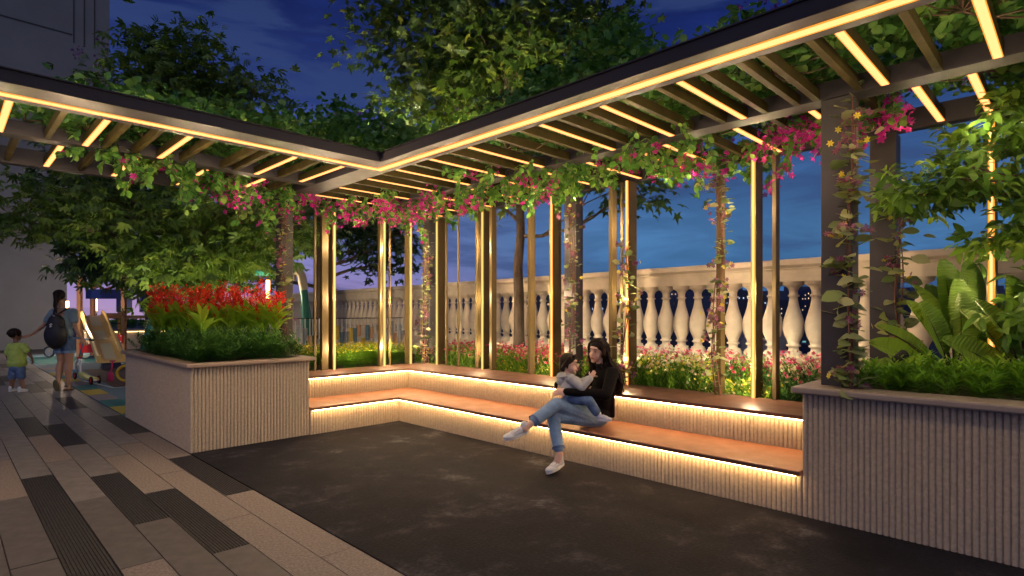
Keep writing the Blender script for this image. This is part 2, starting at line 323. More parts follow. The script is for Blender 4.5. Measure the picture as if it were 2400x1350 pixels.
# deck tiles: one shared mesh per kind, long boards in columns along Y
def tile_mesh(kind, W=.2195, L=1.652):
    mb = MB()
    if kind == 'ribbed':
        n = 12; pts = [(-W/2, 0)]
        for i in range(n):
            x0 = -W/2+W*i/n; x1 = x0+W/n; pts += [(x0+.10*(x1-x0), 0), (x0+.55*(x1-x0), 0), (x0+.62*(x1-x0), -.006), (x0+.95*(x1-x0), -.006)]
        pts += [(W/2, 0)]; vs = [(x, s*L/2, z) for s in (-1, 1) for x, z in pts]; m_ = len(pts)
        mb.add(vs, [(i, i+1, m_+i+1, m_+i) for i in range(m_-1)])
        mb.box((-W/2, -L/2, -.03), (W/2, L/2, -.0061))
    else: mb.box((-W/2, -L/2, -.03), (W/2, L/2, 0))
    me = bpy.data.meshes.new('deck_tile'); me.from_pydata(mb.v, [], mb.f)
    me.materials.append(M[{'smooth': 'tile_smooth', 'mid': 'tile_mid', 'rough': 'tile_rough', 'dark': 'tile_dark', 'ribbed': 'tile_dark'}[kind]]); return me
TM = {k: tile_mesh(k) for k in ('smooth', 'mid', 'rough', 'dark', 'ribbed')}
deck = struct('deck_paving', MB().box((-1.2, -6.9, -.019), (1.877, 30, -.012)), M['joint'])
W0 = .2265; L0 = 1.66
cols = {0: (3.30, {0: 'rough', 1: 'ribbed', 2: 'rough', 3: 'dark', 4: 'smooth', 5: 'smooth', 6: 'smooth'}), 1: (4.38, {0: 'rough', 1: 'rough', 2: 'smooth2', 3: 'smooth', 4: 'dark', 5: 'smooth', 6: 'dark', 7: 'smooth', 8: 'smooth', -1: 'rough'}),
        2: (3.82, {-1: 'mid', 0: 'ribbed', 1: 'rough', 2: 'smooth', 3: 'smooth', 4: 'smooth', 5: 'smooth', 6: 'dark', 7: 'smooth'}), 3: (4.73, {-1: 'mid', 0: 'ribbed', 1: 'smooth', 2: 'dark', 3: 'smooth', 4: 'smooth', 5: 'smooth', 6: 'rough', 7: 'dark'}),
        4: (3.97, {-1: 'rough', 0: 'mid', 1: 'smooth', 2: 'rough', 3: 'dark', 4: 'smooth', 5: 'smooth', 6: 'smooth', 7: 'dark'}), 5: (3.42, {0: 'ribbed', 1: 'ribbed', 2: 'smooth', 3: 'smooth', 4: 'smooth', 5: 'smooth', 6: 'smooth', 7: 'dark', 8: 'dark'}),
        6: (2.76, {0: 'mid', 1: 'mid', 2: 'rough', 3: 'smooth', 4: 'mid'}), 7: (3.9, {}), 8: (4.9, {}), 9: (4.2, {}), 10: (5.1, {}), 11: (4.5, {}), 12: (4.0, {})}
def put_tile(kind, x, yc):
    o = share('deck_tile', TM[kind], deck, (x, yc, random.uniform(-.0012, .0012))); return o
for c, (y0, kd) in cols.items():
    xc = 1.8735-W0*(c+.5)
    kmin = -3 if c < 8 else 0
    for k in range(kmin, 16):
        yc = y0+L0*(k+.5)
        if yc < -2 or yc > 29: continue
        kind = kd.get(k)
        if kind is None: kind = random.choices(['smooth', 'rough', 'dark', 'mid'], [5, 1.4, 2.2, 2])[0]
        if kind == 'smooth2':
            kind = 'smooth'
        put_tile(kind, xc, yc)

# ------------------------------------------------------------------ fluted stone
def fluted(mb, p, q, z0, z1, out, pitch=.0362, depth=.017):
    """scalloped face from p to q (plan), bulging towards 'out'; closed by a flat back 4 cm behind"""
    p = Vector(p); q = Vector(q); d = q-p; L = d.length; d.normalize(); o = Vector(out); n = max(1, round(L/pitch)); pts = []
    for i in range(n):
        for t, h in ((0, 0), (.12, .75), (.30, 1), (.70, 1), (.88, .75)):
            pts.append(p+d*L*(i+t)/n+o*(-depth+depth*h))
    pts.append(q-o*depth); m_ = len(pts)
    vs = [(a.x, a.y, z) for z in (z0, z1) for a in pts]; fl = [(i, i+1, m_+i+1, m_+i) for i in range(m_-1)]
    # orient outwards
    if (d.x*0-d.y*o.x+0) is None: pass
    cr = Vector((d.x, d.y, 0)).cross(Vector((0, 0, 1))); 
    if cr.x*o.x+cr.y*o.y < 0: fl = [f[::-1] for f in fl]
    mb.add(vs, fl)

# ------------------------------------------------------------------ bench
bench = empty('corner_bench', (4.48, 6.68, 0), label='L-shaped two tier bench of fluted stone with orange timber seat and glowing edges', cat='bench')
def rel(o, root): o.location = tuple(-c for c in root.location); return o
mb = MB(); fluted(mb, (4.48, 1.47), (4.48, 6.68), 0, .300, (-1, 0)); fluted(mb, (4.48, 6.68), (3.2, 6.68), 0, .300, (0, -1)); mb.prism([(4.492, 1.47), (4.492, 6.692), (3.2, 6.692), (3.2, 7.3), (5.05, 7.3), (5.05, 1.47)], 0, .299)
rel(mb.build('lower_riser', M['flute'], bench), bench)
mb = MB(); fluted(mb, (5.13, 1.47), (5.13, 7.40), .336, .598, (-1, 0)); fluted(mb, (5.13, 7.40), (3.2, 7.40), .336, .598, (0, -1)); mb.prism([(5.142, 1.47), (5.142, 7.412), (3.2, 7.412), (3.2, 8.02), (5.80, 8.02), (5.80, 1.47)], .0, .597)
rel(mb.build('upper_riser', M['flute'], bench), bench)
rel(MB().prism([(4.435, 1.47), (4.435, 6.635), (3.2, 6.635), (3.2, 7.398), (5.128, 7.398), (5.128, 1.47)], .300, .335).build('seat', M['seat'], bench, bevel=.004), bench)
mb = MB(); mb.prism([(4.430, 1.47), (4.430, 6.63), (3.2, 6.63), (3.2, 6.634), (4.434, 6.634), (4.434, 1.47)], .2995, .329); rel(mb.build('seat_edge', mat('dark_seat_edge', (.12, .055, .035), .45), bench), bench)
rel(MB().prism([(5.085, 1.47), (5.085, 7.355), (3.2, 7.355), (3.2, 8.08), (5.88, 8.08), (5.88, 1.47)], .598, .632).build('back_cap', M['backcap'], bench, bevel=.004), bench)
mb = MB()
for a, b in (((4.440, 1.5, .2935), (4.452, 6.64, .2985)), ((3.22, 6.640, .2935), (4.440, 6.652, .2985)), ((5.090, 1.5, .5915), (5.102, 7.36, .5965)), ((3.22, 7.360, .5915), (5.090, 7.372, .5965))):
    rel(MB().box(a, b).build('led_strip', M['strip'], bench), bench)

# ------------------------------------------------------------------ planters
pl = empty('left_planter', (1.88, 6.70, 0), label='fluted stone planter box with pinkish cap, full of red canna and shrubs', cat='planter')
pl.name = 'planter_box'
mb = MB(); fluted(mb, (1.88, 6.70), (3.2, 6.70), 0, .905, (0, -1)); fluted(mb, (1.88, 6.70), (1.88, 9.70), 0, .905, (-1, 0)); mb.box((1.892, 6.712, 0), (3.198, 9.7, .80))
rel(mb.build('fluted_body', M['flute'], pl), pl)
rel(MB().ring((1.83, 6.65), (3.27, 9.75), .17, .905, .95).build('cap', M['cap'], pl, bevel=.012), pl)
rel(MB().box((1.98, 6.8, .80), (3.12, 9.6, .90)).build('soil', M['soil'], pl), pl)
# the pergola post stands on the planter's far right rim
pr = empty('planter_box', (4.48, 1.47, 0), label='long fluted stone planter with grey cap, nearest on the right', cat='planter')
mb = MB(); fluted(mb, (4.48, -3.2), (4.48, 1.466), 0, .905, (-1, 0)); fluted(mb, (4.484, 1.468), (6.9, 1.468), 0, .905, (0, 1)); mb.box((4.492, -3.2, 0), (6.9, 1.457, .80))
rel(mb.build('fluted_body', M['flute'], pr), pr)
rel(MB().ring((4.42, -3.25), (6.95, 1.53), .30, .905, .952).build('cap', M['cap_grey'], pr, bevel=.012), pr)
rel(MB().box((4.7, -3, .80), (6.7, 1.25, .90)).build('soil', M['soil'], pr), pr)

# beds behind the bench
struct('flower_bed_soil', MB().prism([(5.88, 1.55), (px_terr(1.55)-.2, 1.55), (px_terr(12)-.2, 12), (5.88, 12)], 0, .55), M['soil'])
struct('hedge_bed_soil', MB().prism([(3.3, 8.08), (5.87, 8.08), (5.87, 9.3), (3.3, 9.3)], 0, .55), M['soil'])

# ------------------------------------------------------------------ balustrade
dirv = Vector((.0811, .9967, 0)); ang = math.atan2(.9967, .0811)-math.pi/2
p0 = Vector((7.354, 4.667, 0))
bal = empty('balustrade', p0, ang, label='long cream stone balustrade with vase shaped balusters along the terrace edge', cat='balustrade')
prof = [(r_*1.2, z_) for r_, z_ in [(.085, 0), (.085, .05), (.075, .055), (.075, .075), (.05, .09), (.045, .12), (.05, .135), (.066, .14), (.066, .158), (.050, .165), (.056, .20), (.083, .27), (.098, .34), (.100, .39), (.090, .46), (.070, .54), (.050, .62), (.040, .69), (.038, .725), (.052, .73), (.054, .748), (.040, .755), (.041, .80), (.055, .835), (.080, .855), (.098, .868), (.100, .905)]]
me_b = MB().lathe(prof, n=20).build('baluster', M['cream'], bal); me_b.location = (0, 0, .952)
k0 = None
for k in range(-24, 80):
    s = -.2+.2538*k
    o = me_b if k == 0 else share('baluster', me_b.data, bal)
    o.location = (0, s, .952); o.rotation_euler = (0, 0, random.random())
mb = MB()
A0, A1 = -7.5, 20.5
def moulding(profile, name):
    n = len(profile); vs = [(x, y_, z) for y_ in (A0, A1) for x, z in profile]
    MB().add(vs, [tuple(range(n))[::-1], tuple(range(n, 2*n))]+[(i, (i+1) % n, n+(i+1) % n, n+i) for i in range(n)]).build(name, M['cream'], bal)
moulding([(-.13, 1.857), (-.13, 1.995), (-.145, 2.0), (-.145, 2.015), (-.165, 2.03), (-.185, 2.045), (-.185, 2.10), (-.17, 2.115), (.17, 2.115), (.185, 2.10), (.185, 2.045), (.145, 2.0), (.13, 1.995), (.13, 1.857)][::-1], 'handrail')
moulding([(-.14, 0), (-.14, .80), (-.115, .86), (-.115, .952), (.115, .952), (.115, .86), (.14, .80), (.14, 0)][::-1], 'plinth')

# ------------------------------------------------------------------ pergola
ZB = 3.08
LAMP = bpy.data.lights.new('led_light', 'POINT'); LAMP.energy = 4.0; LAMP.color = (1.0, .70, .40); LAMP.shadow_soft_size = 0
LAMPV = bpy.data.lights.new('led_light', 'POINT'); LAMPV.energy = 17; LAMPV.color = (1.0, .70, .40); LAMPV.shadow_soft_size = 0
LAMPF = LAMP.copy(); LAMPF.energy = 12; LAMPL = LAMP.copy(); LAMPL.energy = 24
def glow(p, parent, data=None):
    l = bpy.data.objects.new('led_light', data or LAMP); col.objects.link(l); l.location = p; return l
pe = empty('pergola', (3.45, 5.54, 0), label='dark metal L-shaped pergola with glowing light lines over the bench', cat='pergola')
def P_(mb, name, m, bevel=0): return rel(mb.build(name, m, pe, bevel=bevel), pe)
YR = -2.2; XL = -3.0
# front beam along both arms: flat box, light line under it
P_(MB().prism([(3.29, YR), (3.29, 5.25), (XL, 5.25), (XL, 5.70), (3.29, 5.70), (3.29, 7.98), (3.59, 7.98), (3.59, YR)][::-1], ZB, ZB+.093), 'front_beam', M['beam'], .004)
P_(MB().prism([(3.275, YR), (3.275, 5.235), (XL, 5.235), (XL, 5.29), (3.33, 5.29), (3.33, YR)][::-1], ZB+.0935, ZB+.103), 'beam_lip', M['beam'])
P_(MB().box((4.66, YR, ZB+.002), (4.85, 7.97, ZB+.13)), 'middle_beam', M['beam'], .003)
P_(MB().box((XL, 6.73, ZB+.002), (3.288, 6.90, ZB+.13)), 'middle_beam', M['beam'], .003)
P_(MB().prism([(5.87, YR), (5.87, 7.98), (XL, 7.98), (XL, 8.10), (5.98, 8.10), (5.98, YR)], ZB-.015, ZB+.16), 'rear_beam', M['beam'], .003)
def led_line(a, b, w=.036, lip=.018, down=True, nm='led_line', par=None):
    """light line on an underside: bright diffuser with an amber lip on both sides standing in for its soft glow"""
    a = Vector(a); b = Vector(b); d = (b-a).normalized(); x = Vector((-d.y, d.x, 0)); mb = MB()
    h = .006
    def slab(c0, c1, z, mi):
        vs = [a+x*c0, b+x*c0, b+x*c1, a+x*c1]; vs = [Vector((v.x, v.y, v.z-z)) for v in vs]+[Vector((v.x, v.y, v.z-.0015)) for v in vs]
        mb.add(vs, [(0, 1, 2, 3), (7, 6, 5, 4), (0, 4, 5, 1), (1, 5, 6, 2), (2, 6, 7, 3), (3, 7, 4, 0)], mi)
    slab(-w/2, w/2, h, 0); slab(-w/2-lip, -w/2-.0005, h*.7, 1); slab(w/2+.0005, w/2+lip, h*.7, 1)
    o = mb.build(nm, [M['led'], M['led_halo']], par or pe); return o
rel(led_line((3.45, YR, ZB), (3.45, 5.57, ZB), .068), pe); rel(led_line((XL, 5.54, ZB), (3.415, 5.54, ZB), .068), pe)
for i in range(8): glow((3.45, -1.6+i*.98, ZB-.30), pe, LAMPF if i > 1 else LAMP)
for i in range(5): glow((2.7-i*.98, 5.54, ZB-.30), pe, LAMPL)
def rafter(a, b, lit, w=.055, h=.075):
    o = rel(MB().bar((a[0], a[1], ZB+.004+h/2), (b[0], b[1], ZB+.004+h/2), w if lit else .045, h).build('rafter', M['rafter'], pe), pe)
    if lit:
        l = led_line((a[0], a[1], ZB+.004), (b[0], b[1], ZB+.004), .042, .006, par=o); l.location = tuple(-c for c in pe.location); l.location = (0, 0, 0)
        glow(((a[0]+b[0])/2, (a[1]+b[1])/2, ZB-.24), o)
    return o
inR = [.38, .98, 1.97, 2.62, 3.25, 4.18, 4.79, 5.41, 6.02, 6.69, 7.35, -.25, -.9]
inP = [.12, .68, 1.14, 1.42, 1.56, 1.80, 2.14, 2.43, 2.80, 3.06, 3.50, 3.82, 4.48, 5.10, 5.72, 6.35, 7.02, 7.65]
outR = [.53, .84, 1.52, 2.13, 2.81, 3.11, 3.72, 4.33, 4.96, 5.58, 6.3, 6.95, 7.5, -.2]
outP = [.2, 1.16, 1.82, 2.46, 3.4, 4.02, 4.64, 5.26, 5.9, 6.62, 7.24, 7.8]
for y_ in inR: rafter((3.60, y_), (4.655, y_), True)
for y_ in inP: rafter((3.60, y_), (4.655, y_), False)
for y_ in outR: rafter((4.855, y_), (5.865, y_), True)
for y_ in outP: rafter((4.855, y_), (5.865, y_), False)
for x_ in [.37, .98, 1.6, 2.57, 3.1, -.3]: rafter((x_, 5.705), (x_, 6.725), True)
for x_ in [.12, .70, 1.13, 1.38, 1.80, 2.2, 2.34, 2.84]: rafter((x_, 5.705), (x_, 6.725), False)
for x_ in [.82, 1.43, 2.1, 2.73, .2]: rafter((x_, 6.905), (x_, 7.975), True)
for x_ in [.5, 1.12, 1.76, 2.42, 3.05]: rafter((x_, 6.905), (x_, 7.975), False)
# columns
def column(x0, y0, x1, y1, z0, z1=ZB-.016): return P_(MB().box((x0, y0, z0), (x1, y1, z1)), 'column', M['column'], .004)
column(4.68, 1.19, 4.84, 1.40, .953, ZB+.002); column(5.88, 1.16, 6.06, 1.36, .90); column(5.885, 4.70, 6.03, 4.90, .56); column(5.885, 7.88, 6.06, 8.06, .633)
column(3.36, 7.90, 3.53, 8.08, .56); column(5.885, -1.9, 6.03, -1.7, .90)
# vertical screen blades: LED blades have a light line on the inner edge
def blade(x, y_, lit, w=.052, d=.13, z0=.633, m=None, axis='x'):
    z1 = ZB-.016
    if axis == 'x': mb = MB().box((x, y_-w/2, z0), (x+d, y_+w/2, z1))
    else: mb = MB().box((x-w/2, y_, z0), (x+w/2, y_+d, z1))
    o = P_(mb, 'screen_blade', m or M['bronze'])
    if lit:
        q = MB()
        if axis == 'x':
            q.box((x-.008, y_-.010, z0), (x-.001, y_+.010, z1), 0); q.box((x-.005, y_-.021, z0), (x-.001, y_-.0105, z1), 1); q.box((x-.005, y_+.0105, z0), (x-.001, y_+.021, z1), 1)
        else:
            q.box((x-.010, y_-.008, z0), (x+.010, y_-.001, z1), 0); q.box((x-.021, y_-.005, z0), (x-.0105, y_-.001, z1), 1); q.box((x+.0105, y_-.005, z0), (x+.021, y_-.001, z1), 1)
        q.build('led_line', [M['led'], M['led_halo']], o)
        for zz in (.95, 1.7, 2.5): glow((x-.07, y_, zz) if axis == 'x' else (x, y_-.07, zz), o, LAMPV if y_ > 1 else LAMP)
    return o
for y_ in (.515, 2.36, 3.86, 5.05, 6.43, 7.55): blade(5.80, y_, True, .052, .17, z0=.633 if y_ > 1.5 else .93)
def kY(px, X): k = (px-1200)/1342; return X*(1-k)/(1+k)
for px, w in ((1816, .035), (1686, .05), (1458, .02), (1433, .05), (1293, .05), (1242, .05), (1152, .05), (1119, .05), (1075, .02), (1047, .02)):
    blade(5.81, kY(px, 5.83), False, w, .10 if w > .03 else .03)
for x_ in (4.20, 5.07, 5.58): blade(x_, 8.0-.02, True, .052, .14, axis='y', z0=.55)
def kX(px, Y): k = (px-1200)/1342; return Y*(1+k)/(1-k)
for px, w in ((736, .03), (759, .10), (893, .09), (911, .02)): blade(kX(px, 8.03), 7.985, False, w, .07 if w > .03 else .03, axis='y', z0=.55)

# ------------------------------------------------------------------ building on the left
bld = empty('tower_building', (0, 30, 0), label='plain grey rendered tower wall at the far left beyond the terrace', cat='building')
def B_(mb, name, m): return rel(mb.build(name, m, bld), bld)
B_(MB().box((-26, 30, -.05), (3.76, 42, 5.0)), 'lower_wall', M['wall'])
B_(MB().box((-26, 29.5, 4.8), (5.15, 42, 27)), 'upper_wall', M['wall'])
mb = MB()
for z in (4.80, 5.6): mb.box((-26, 29.38, z), (5.25, 29.499, z+.10))
B_(mb, 'cornice', M['wall'])
for x_ in (3.9, 4.25, 4.6):
    B_(MB().box((x_, 29.47, 5.8), (x_+.035, 29.499, 11.5)), 'facade_joint', M['groove']); B_(MB().box((x_, 29.47, 12.6), (x_+.035, 29.499, 25)), 'facade_joint', M['groove'])
for z, x1 in ((11.5, 5.14), (9.6, 3.87), (12.9, 3.87)): B_(MB().box((-26, 29.475, z) if x1 < 5 else (3.9, 29.475, z), (x1, 29.499, z+.04)), 'facade_joint', M['groove'])
# low planter wall and lights at the far end of the playground

# ------------------------------------------------------------------ vegetation helpers
def branch(mb, a, b, r0, r1, bend=.12, seg=6, n=6):
    a = Vector(a); b = Vector(b); L = (b-a).length; off = Vector(rng.normal(0, bend*L, 3)); pts = []
    for i in range(seg+1):
        t = i/seg; pts.append(a.lerp(b, t)+off*math.sin(math.pi*t)*.6+Vector(rng.normal(0, .012*L, 3))*(0 < i < seg))
    mb.tube(pts, [r0+(r1-r0)*i/seg for i in range(seg+1)], n, cap=False); return pts
def tree(name, label, base, top, r0, layers, tm, size, leaf, group=None, droop=.5, clump=.22, per=16, trunk_bend=.02, tone_lo=0, cat='tree', bark=None):
    """layers: (centre, radii, number of twigs). Every twig ends in a clump of leaves"""
    t = empty(name, base, label=label, cat=cat, group=group); b = Vector(base)
    mb = MB(); n = 8; pts = [b.lerp(Vector(top), i/n)+Vector(rng.normal(0, trunk_bend, 3))*(0 < i < n) for i in range(n+1)]
    mb.tube(pts, [r0*(1.25 if i == 0 else 1)*(1-.55*i/n) for i in range(n+1)], 12, cap=False)
    L = []; D = []; Nn = []; S = []
    for ci, (c, r, cnt) in enumerate(layers):
        c = Vector(c); start = b.lerp(Vector(top), min(1, max(.3, (c.z-b.z)/(Vector(top).z-b.z)*.82))) if top[2] > base[2] else Vector(top)
        limb = branch(mb, start, c, r0*.34, r0*.14, .08, 7, 7)
        P = in_ell(cnt, c, r, .35)
        for p in P:
            s = limb[rng.integers(2, len(limb))]
            if rng.random() < .35: branch(mb, s, p, .016, .005, .12, 4, 4)
            out = (Vector(p)-Vector((c.x, c.y, c.z-r[2]*.4))).normalized()
            k = per+int(rng.integers(-3, 4)); q = p+rv(k, clump)*np.array([1, 1, .55])
            L.append(q); dd = np.array(out)*.8+rv(k, .55); dd[:, 2] -= droop; D.append(dd); nn = rv(k, .35); nn[:, 2] += 1; Nn.append(nn)
    L = np.vstack(L); D = np.vstack(D); Nn = np.vstack(Nn)
    tr = mb.build('trunk', bark or M['bark'], t); tr.location = -b
    o = cloud('crown', L, D, Nn, size*rng.uniform(.7, 1.2, len(L)), tm, leaf, t, tone=np.clip(tone_lo+rng.beta(2, 2.2, len(L)), 0, 1), kind='stuff'); o.location = -b
    return t
def hang(x, y_, z, length, n, spread=.18, step=.034, drift=(0, 0), rng_=rng):
    """drooping strands of leaves: returns leaf points, directions, tips"""
    P = []; D = []; tips = []; stems = []
    for k in range(int(n*1.6)):
        if rng.random() < .22: continue
        p = np.array([x+rng.normal(0, spread*1.5), y_+rng.normal(0, spread*1.5), z+rng.uniform(-.03, .12)]); v = np.array([rng.normal(0, .5)+drift[0], rng.normal(0, .5)+drift[1], -.35]); L = length*rng.uniform(.25, 1.0)*(1.5 if rng.random() < .25 else .9); s = 0; path = [p.copy()]
        while s < L:
            v = v+np.array([rng.normal(0, .16), rng.normal(0, .16), -.16]); v /= np.linalg.norm(v); p = p+v*step; s += step; path.append(p.copy())
            for sd in (-1, 1):
                side = np.cross(v, [0, 0, 1])+rng.normal(0, .3, 3); P.append(p.copy()); D.append(side*sd*.9+v*.55+np.array([0, 0, .1]))
        tips.append(p.copy()); stems.append(path)
    return P, D, tips, stems
def vine(name, label, cat, hangs, mounds, roof_pts=None, group=None):
    t = empty(name, hangs[0][:3] if hangs else mounds[0][0], label=label, cat=cat, group=group); b = Vector(t.location)
    P = []; D = []; FP = []; FV = []; mb = MB()
    for (x, y_, z, L, n, fl, sp) in hangs:
        p, d, tips, stems = hang(x, y_, z, L, n, sp); P += p; D += d
        for st in stems:
            if len(st) > 3: mb.tube(st[::2], .0035, 4, cap=False)
        for q in tips:
            if rng.random() < fl: FP += [q+rng.normal(0, .045, 3) for _ in range(int(rng.integers(6, 16)))]
        idx = rng.integers(0, len(p), int(len(p)*fl*.12)); FP += [np.array(p[i])+rng.normal(0, .03, 3) for i in idx]
    NV = None
    P = np.array(P) if P else np.zeros((0, 3)); D = np.array(D) if D else np.zeros((0, 3))
    for (c, r, cnt, fl) in mounds:
        ck = in_ell(max(3, cnt//22), c, r, .25)
        q = np.vstack([k+rv(22, 1)*np.array([.10, .10, .07]) for k in ck]); q = q[q[:, 2] > ZB+.14]
        P = np.vstack([P, q]); D = np.vstack([D, rv(len(q))*np.array([1, 1, .7])+np.array([0, 0, .15])])
        for k in ck[rng.random(len(ck)) < .25]: branch(mb, tuple(np.array(c)-np.array([0, 0, r[2]*.7])), tuple(k), .008, .003, .15, 4, 4)
        f = ck[rng.random(len(ck)) < fl]; FV += [k+rng.normal(0, .06, 3) for k in f for _ in range(9)]
    nn = rv(len(P), .5); nn[:, 2] += .7
    cloud('leaves', P, D, nn, .078*rng.uniform(.6, 1.3, len(P)), 'oval', M['lf_vine'], t, tone=np.clip(rng.beta(1.8, 1.8, len(P)), 0, 1), kind='stuff').location = -b
    if FP: n = len(FP); cloud('flowers', FP, rv(n), rv(n, .8)+np.array([0, 0, -.3]), .068*rng.uniform(.7, 1.25, n), 'flower', M['fl_mag'], t, kind='stuff').location = -b
    if FV: n = len(FV); cloud('flowers', FV, rv(n), rv(n, .8)+np.array([0, 0, .5]), .068*rng.uniform(.7, 1.2, n), 'flower', M['fl_violet'], t, kind='stuff')['label'] = 'violet flowers among the roof foliage'; t.children[-1].location = -b
    if mb.v: st_ = mb.build('stems', M['twig'], t); st_.location = -b; st_['kind'] = 'stuff'
    return t

# bougainvillea over the pergola
H = []
for px, n, L, f, Yp in ((205, 7, .34, 0, 6.85), (235, 5, .22, 0, 6.85), (270, 8, .30, .1, 6.9), (320, 11, .42, .15, 6.9), (345, 9, .40, .15, 6.9), (160, 4, .18, 0, 6.85), (400, 5, .2, .1, 6.9)):
    H.append((kX(px, Yp), Yp, ZB+.12, L, n, f, .07))
for px, n, L, f, Yp in ((450, 12, .34, .2, 7.0), (490, 9, .34, .2, 7.2), (520, 9, .36, .15, 7.3), (560, 12, .46, .55, 7.4), (600, 14, .50, .4, 7.6), (645, 12, .46, .15, 7.7), (700, 7, .30, .3, 7.3)):
    H.append((kX(px, Yp), Yp, ZB+.08, L, n, f, .10))
MD = []
for x_, z_, rz_, n_ in ((.55, 3.28, .14, 420), (1.0, 3.34, .22, 800), (1.5, 3.38, .26, 1100), (2.0, 3.42, .26, 1100), (2.5, 3.44, .28, 1200), (2.95, 3.48, .32, 1300)):
    MD.append(((x_, 6.8, z_+.06), (.42, .95, rz_), n_, .10))
vine('bougainvillea_vine', 'flowering vine spilling over the left arm of the pergola', 'vine', H, MD)
H = []
for X_, Y_, n, L, f in ((4.0, 7.6, 12, .30, .7), (4.3, 7.7, 12, .34, .7), (4.55, 7.5, 12, .32, .5), (4.75, 7.1, 14, .34, .7), (4.8, 6.7, 12, .30, .35), (4.5, 7.0, 10, .25, .7), (5.0, 7.6, 10, .34, .9), (5.3, 7.6, 10, .34, .4), (4.78, 6.3, 12, .28, .8), (4.8, 5.9, 11, .26, .5), (5.75, 7.3, 9, .26, 0), (5.2, 7.2, 8, .2, .3), (3.8, 7.9, 8, .3, .4)):
    H.append((X_, Y_, ZB+.06, L, n, f, .12))
for X_, Y_, n, L, f in ((4.75, 5.3, 9, .30, .3), (4.75, 4.7, 10, .26, .2), (5.3, 6.2, 9, .26, .2), (4.2, 6.6, 7, .22, .5), (5.2, 5.2, 8, .22, .1), (4.8, 4.1, 10, .24, .1), (5.3, 4.3, 8, .2, .1), (4.78, 3.4, 8, .26, .15), (4.2, 5.0, 5, .16, .1), (4.8, 2.7, 5, .22, .1)): H.append((X_, Y_, ZB+.04, L, n, f, .12))
MD = [((3.6, 7.1, 3.65), (.55, .8, .48), 1900, .16), ((4.2, 6.9, 3.7), (.6, .9, .5), 1900, .2), ((4.9, 6.4, 3.55), (.7, .8, .42), 1500, .2), ((5.4, 7.2, 3.6), (.6, .7, .45), 1400, .15), ((4.05, 7.6, 4.2), (.16, .16, .42), 260, .1), ((4.2, 5.7, 3.35), (.5, .5, .16), 600, .5), ((3.75, 5.8, 3.42), (.25, .6, .14), 500, .7), ((3.5, 6.4, 3.5), (.3, .6, .25), 600, .5)]
vine('bougainvillea_vine', 'vine thick with magenta flowers hanging in the corner of the pergola', 'vine', H, MD)
H = []
for px, X_, n, L, f in ((1190, 5.2, 9, .25, .1), (1240, 5.2, 11, .30, .15), (1290, 5.3, 12, .34, .15), (1330, 5.0, 11, .30, .2), (1370, 5.0, 13, .30, .25), (1400, 5.4, 9, .25, .2), (1460, 4.8, 7, .30, .1), (1490, 4.8, 7, .36, .1), (1520, 4.85, 10, .40, .1), (1560, 5.5, 8, .22, .3), (1600, 5.6, 9, .28, 1), (1650, 5.7, 11, .28, 1), (1680, 5.7, 7, .20, .9), (1745, 5.8, 8, .34, .05), (1780, 5.6, 6, .22, .4)):
    H.append((X_, kY(px, X_), ZB+.06, L, n, f*.7, .10))
MD = [((5.0, 5.6, 3.5), (.6, .9, .34), 1500, .2), ((5.2, 4.4, 3.75), (.6, .7, .60), 2100, .14), ((5.35, 3.7, 4.05), (.55, .6, .85), 3000, .05), ((5.3, 3.0, 3.65), (.5, .5, .5), 1500, .08), ((4.3, 4.4, 3.35), (.5, 1.4, .16), 1700, .25), ((5.2, 2.2, 3.3), (.6, .6, .14), 1500, .2), ((5.3, 3.2, 3.34), (.7, 1.2, .14), 2200, .1), ((4.2, 2.8, 3.34), (.6, 1.0, .14), 1800, .1), ((5.3, 5.4, 3.34), (.6, 1.2, .14), 2000, .2), ((4.2, 5.6, 3.34), (.6, .9, .14), 1500, .2)]
vine('bougainvillea_vine', 'leafy vine heaped in a tall mound over the right arm of the pergola', 'vine', H, MD)
H = []
for px, X_, n, L, f in ((1860, 5.3, 9, .26, 1), (1900, 5.3, 11, .30, 1), (1935, 5.4, 8, .22, .6), (2045, 5.2, 8, .26, .8), (2070, 5.3, 6, .30, 1)):
    H.append((X_, kY(px, X_), ZB+.05, L, n, f, .08))
MD = [((5.2, 1.6, 3.42), (.65, .6, .25), 1900, .25), ((4.3, 1.6, 3.36), (.6, .9, .18), 1900, .2), ((4.2, .5, 3.4), (.7, .8, .22), 2600, .1), ((5.3, .5, 3.4), (.7, .8, .25), 2200, .15), ((4.9, -.6, 3.4), (.9, .6, .22), 1500, .1)]
vine('bougainvillea_vine', 'dark vine with magenta clusters over the pergola by the nearest post', 'vine', H, MD)

